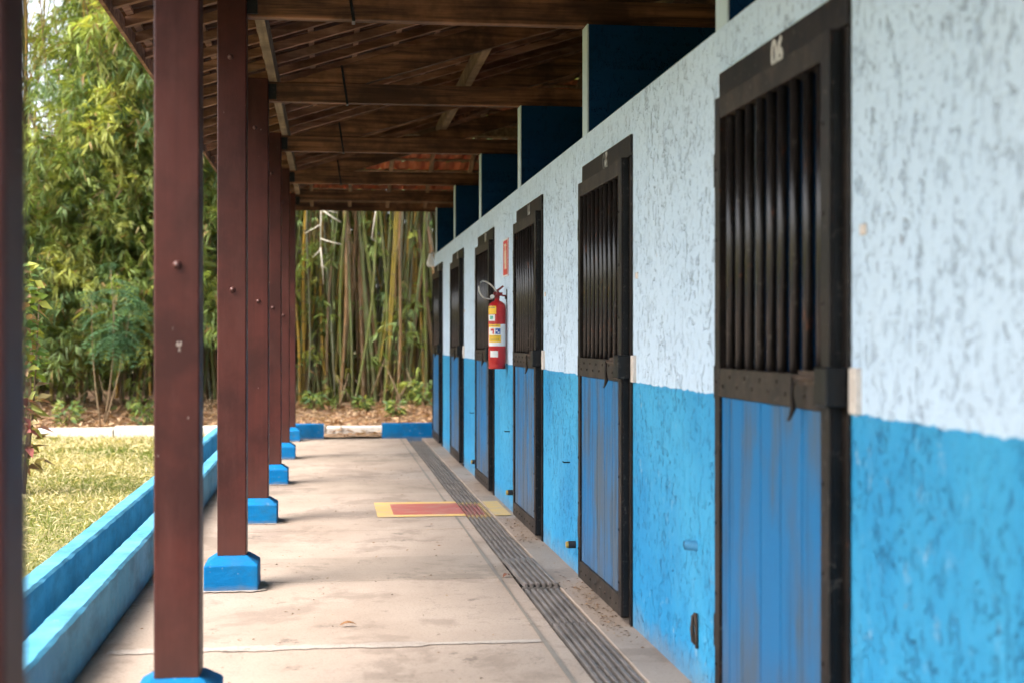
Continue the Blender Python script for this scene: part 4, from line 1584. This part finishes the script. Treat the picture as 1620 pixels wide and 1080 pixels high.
L = RNG.uniform(0.09, 0.17, n); W = L * RNG.uniform(0.46, 0.60, n)
L *= np.where(z > 1.3, 0.85, 1.0)
pink = np.array([[0.48, 0.24, 0.19], [0.36, 0.12, 0.11], [0.52, 0.42, 0.22], [0.30, 0.32, 0.09], [0.20, 0.13, 0.08]])
grn = np.array([[0.20, 0.30, 0.05], [0.34, 0.36, 0.07], [0.10, 0.19, 0.05], [0.40, 0.26, 0.14]])
tone = np.where((z < 1.0)[:, None], pink[RNG.integers(0, 5, n)], grn[RNG.integers(0, 4, n)]) * RNG.uniform(0.8, 1.2, (n, 1))
v, t = leaf_arrays(P, D, L, W, tone, 0.15)
link('foliage', leaf_mesh('foliage', v, t, 'leaf'), cr)

# low plants along the bank
spots = [(-4.7, 22.6, 0.5, 'small broad-leaved plant growing under the leafy bamboo by the lawn'), (-3.9, 22.0, 0.38, 'low green weed just behind the white kerb left of the shrub'),
         (-2.75, 21.9, 0.42, 'low green weed behind the white kerb beside the red-brown post'), (-0.25, 23.4, 0.30, 'leafy plant at the foot of the canes past the last post'),
         (0.55, 23.5, 0.22, 'leafy plant among yellow canes at the end of the walkway'), (1.05, 22.7, 0.24, 'dull green weed on the leaf litter behind the walkway opening'),
         (1.55, 23.4, 0.42, 'tall leafy plant before the canes beside the stable corner'), (2.3, 23.2, 0.5, 'leafy plant behind the far corner of the stable'),
         (-5.6, 22.4, 0.7, 'bushy plant at the edge of the bank beside the pink-leaved shrub')]
for (x, y, h, lab) in spots:
    zb = bank_z(x, y)
    pl = empty('weed_plant', (x, y, zb - 0.02))
    tag(pl, lab, 'plant', 'low plants along the bank')
    m = MB()
    for q in range(5):
        a = random.uniform(0, 6.28)
        m.tube([(0, 0, 0), (0.12 * h * math.cos(a), 0.12 * h * math.sin(a), 0.5 * h), (0.35 * h * math.cos(a), 0.35 * h * math.sin(a), h * random.uniform(0.7, 1))], [0.008, 0.006, 0.003], 5)
    m.build('stem', 'twig', pl, smooth=True)
    n = int(150 * (0.5 + h))
    z = h * RNG.random(n) ** 0.8
    a = RNG.uniform(0, 2 * math.pi, n)
    rr = h * 0.42 * np.sqrt(RNG.random(n))
    P = np.stack([rr * np.cos(a), rr * np.sin(a), z], 1)
    D = unit(np.stack([np.cos(a), np.sin(a), RNG.normal(0.0, 0.5, n)], 1))
    L = RNG.uniform(0.08, 0.17, n)
    tone = GREENS[RNG.integers(0, len(GREENS), n)] * RNG.uniform(0.8, 1.3, (n, 1)) * np.array([0.9, 1.0, 1.1])
    v, t = leaf_arrays(P, D, L, L * 0.33, tone, 0.15)
    link('foliage', leaf_mesh('foliage', v, t, 'leaf'), pl)

# ------------------------------------------------------------------ grass, litter
n1 = 150000
yy = 3.0 + 18.0 * RNG.random(n1) ** 0.9
xx = -1.47 - 5.2 * RNG.random(n1)
zz = 0.02 * np.sin(xx * 1.3 + 0.4 * yy) + 0.015 * np.sin(yy * 0.9 + xx * 0.5)
P = np.stack([xx, yy, zz], 1)
patch = 0.5 + 0.25 * np.sin(xx * 2.3 + 1.7 * np.sin(yy * 1.1)) + 0.25 * np.sin(yy * 1.9 + 1.3 * np.sin(xx * 2.9))
straw = RNG.random(n1) < (0.07 + 0.22 * (1 - patch))
D = unit(RNG.normal(size=(n1, 3)) * np.where(straw, 1.0, 0.6)[:, None] + np.stack([np.zeros(n1), np.zeros(n1), np.where(straw, 0.12, 0.9)], 1))
D[:, 2] = np.abs(D[:, 2])
L = np.where(straw, RNG.uniform(0.03, 0.10, n1), RNG.uniform(0.018, 0.042, n1)) * (0.8 + yy / 40)
W = np.where(straw, 0.005, 0.006) * (0.7 + yy / 14)
ga = np.array([0.14, 0.18, 0.035]); gb = np.array([0.28, 0.26, 0.075]); gs = np.array([0.58, 0.50, 0.29])
tone = ga + (gb - ga) * (1 - patch)[:, None]
tone = np.where(straw[:, None], gs, tone) * RNG.uniform(0.7, 1.3, (n1, 1))
P[:, 2] += np.where(straw, RNG.uniform(0.005, 0.03, n1), 0)
v, t = leaf_arrays(P, D, L, W, tone, 0.05)
gr = link('lawn_grass', leaf_mesh('lawn_grass', v, t, 'grass_blade'))
tag(gr, 'short yellowing grass with dry clippings beside the blue kerbs', 'grass', kind='stuff')

n2 = 16000
yy = 20.35 + 5.0 * RNG.random(n2) ** 1.1
xx = RNG.uniform(-7, 4.5, n2)
ok = ~((yy < 21.2) & ((xx < -1.4) | (RNG.random(n2) < 0.75)))
xx, yy = xx[ok], yy[ok]; n2 = len(xx)
zz = np.array([bank_z(a, b) if b > 21.0 else 0.015 for a, b in zip(xx, yy)])
P = np.stack([xx, yy, zz + RNG.uniform(0.0, 0.05, n2)], 1)
D = unit(RNG.normal(size=(n2, 3)) * np.array([1, 1, 0.35]))
L = RNG.uniform(0.08, 0.22, n2)
lt = np.array([[0.42, 0.27, 0.155], [0.30, 0.17, 0.09], [0.50, 0.36, 0.23], [0.21, 0.12, 0.07]])
tone = lt[RNG.integers(0, 4, n2)] * RNG.uniform(0.75, 1.25, (n2, 1))
v, t = leaf_arrays(P, D, L, L * 0.17, tone, 0.1)
li = link('leaf_litter', leaf_mesh('leaf_litter', v, t, 'dry_leaf'))
tag(li, 'dry brown bamboo leaves littering the bank below the canes', 'leaf litter', kind='stuff')

# leaning dead canes and sheaths at the foot of the grove
m = MB()
for q in range(46):
    x = random.uniform(-5.5, 2.4); y = random.uniform(23.0, 24.6); z = bank_z(x, y)
    a = random.uniform(0, 6.28); L = random.uniform(0.4, 1.3); el = random.uniform(0.3, 1.3)
    p = Vector((x, y, z)); d = Vector((math.cos(a) * math.cos(el), 0.4 * math.sin(a) * math.cos(el), math.sin(el)))
    m.tube([p, p + d * L * 0.5 + Vector((0, 0, 0.02)), p + d * L], [0.012, 0.010, 0.006], 5)
dc = m.build('dead_canes', 'twig', smooth=True)
tag(dc, 'tangle of dead leaning canes at the foot of the bamboo', 'dead canes', kind='stuff')

# crumbs of straw and soil on the walkway, and the few leaves one can pick out
n3 = 900
sel = RNG.random(n3)
xx = np.where(sel < 0.45, RNG.normal(1.37, 0.04, n3), RNG.uniform(-0.95, 1.05, n3))
yy = np.where(sel < 0.45, RNG.choice([6.9, 7.3, 7.8, 9.9, 10.6], n3) + RNG.normal(0, 0.25, n3), RNG.uniform(4.5, 17, n3))
P = np.stack([np.clip(xx, -1.0, 1.44), yy, np.full(n3, 0.006)], 1)
bad = (P[:, 0] > 1.03) & (P[:, 0] < 1.31)
P = P[~bad]; n3 = len(P)
D = unit(RNG.normal(size=(n3, 3)) * np.array([1, 1, 0.08])); D[:, 2] = np.abs(D[:, 2])
L = RNG.uniform(0.006, 0.03, n3)
tone = lt[RNG.integers(0, 4, n3)] * RNG.uniform(0.3, 0.9, (n3, 1))
v, t = leaf_arrays(P, D, L, np.clip(L * 0.35, 0.003, 0.008), tone, 0.1)
v[:, :, 2] = np.maximum(v[:, :, 2], 0.0045)
db = link('floor_debris', leaf_mesh('floor_debris', v, t, 'dry_leaf'))
tag(db, 'crumbs of straw and soil scattered on the concrete by the doors', 'debris', kind='stuff')


def dry_leaf(x, y, rz, L, label_, col):
    o = empty('dry_leaf', (x, y, 0.007))
    m = MB()
    N = 6
    rows = []
    for i in range(N + 1):
        t = i / N
        wv = 0.19 * L * math.sin(math.pi * min(1, t * 0.94 + 0.04)) ** 0.8
        rows.append([(L * (t - 0.5), -wv, 0.012 * math.sin(t * 3) + 0.35 * wv), (L * (t - 0.5), 0, 0.012 * math.sin(t * 3)), (L * (t - 0.5), wv, 0.012 * math.sin(t * 3) + 0.5 * wv)])
    for r in rows:
        m.v += r
    for i in range(N):
        for q in range(2):
            m.f.append((i * 3 + q, i * 3 + q + 1, (i + 1) * 3 + q + 1, (i + 1) * 3 + q)); m.mi.append(0)
    me = m.mesh('dry_leaf', 'dry_leaf', smooth=True)
    at = me.attributes.new('tone', 'FLOAT_COLOR', 'POINT')
    at.data.foreach_set('color', np.tile(np.array([*col, 1.0], np.float32), len(me.vertices)))
    bpy.data.objects.remove(o)
    o = link('dry_leaf', me, None, (x, y, 0.007), (0, 0, rz))
    tag(o, label_, 'leaf')
    return o


dry_leaf(0.09, 6.96, 0.15, 0.085, 'curled dry brown leaf lying alone in the middle of the concrete', (0.26, 0.13, 0.06))
dry_leaf(1.03, 8.28, 0.9, 0.07, 'small reddish dry leaf lying against the edge of the drain', (0.20, 0.08, 0.05))
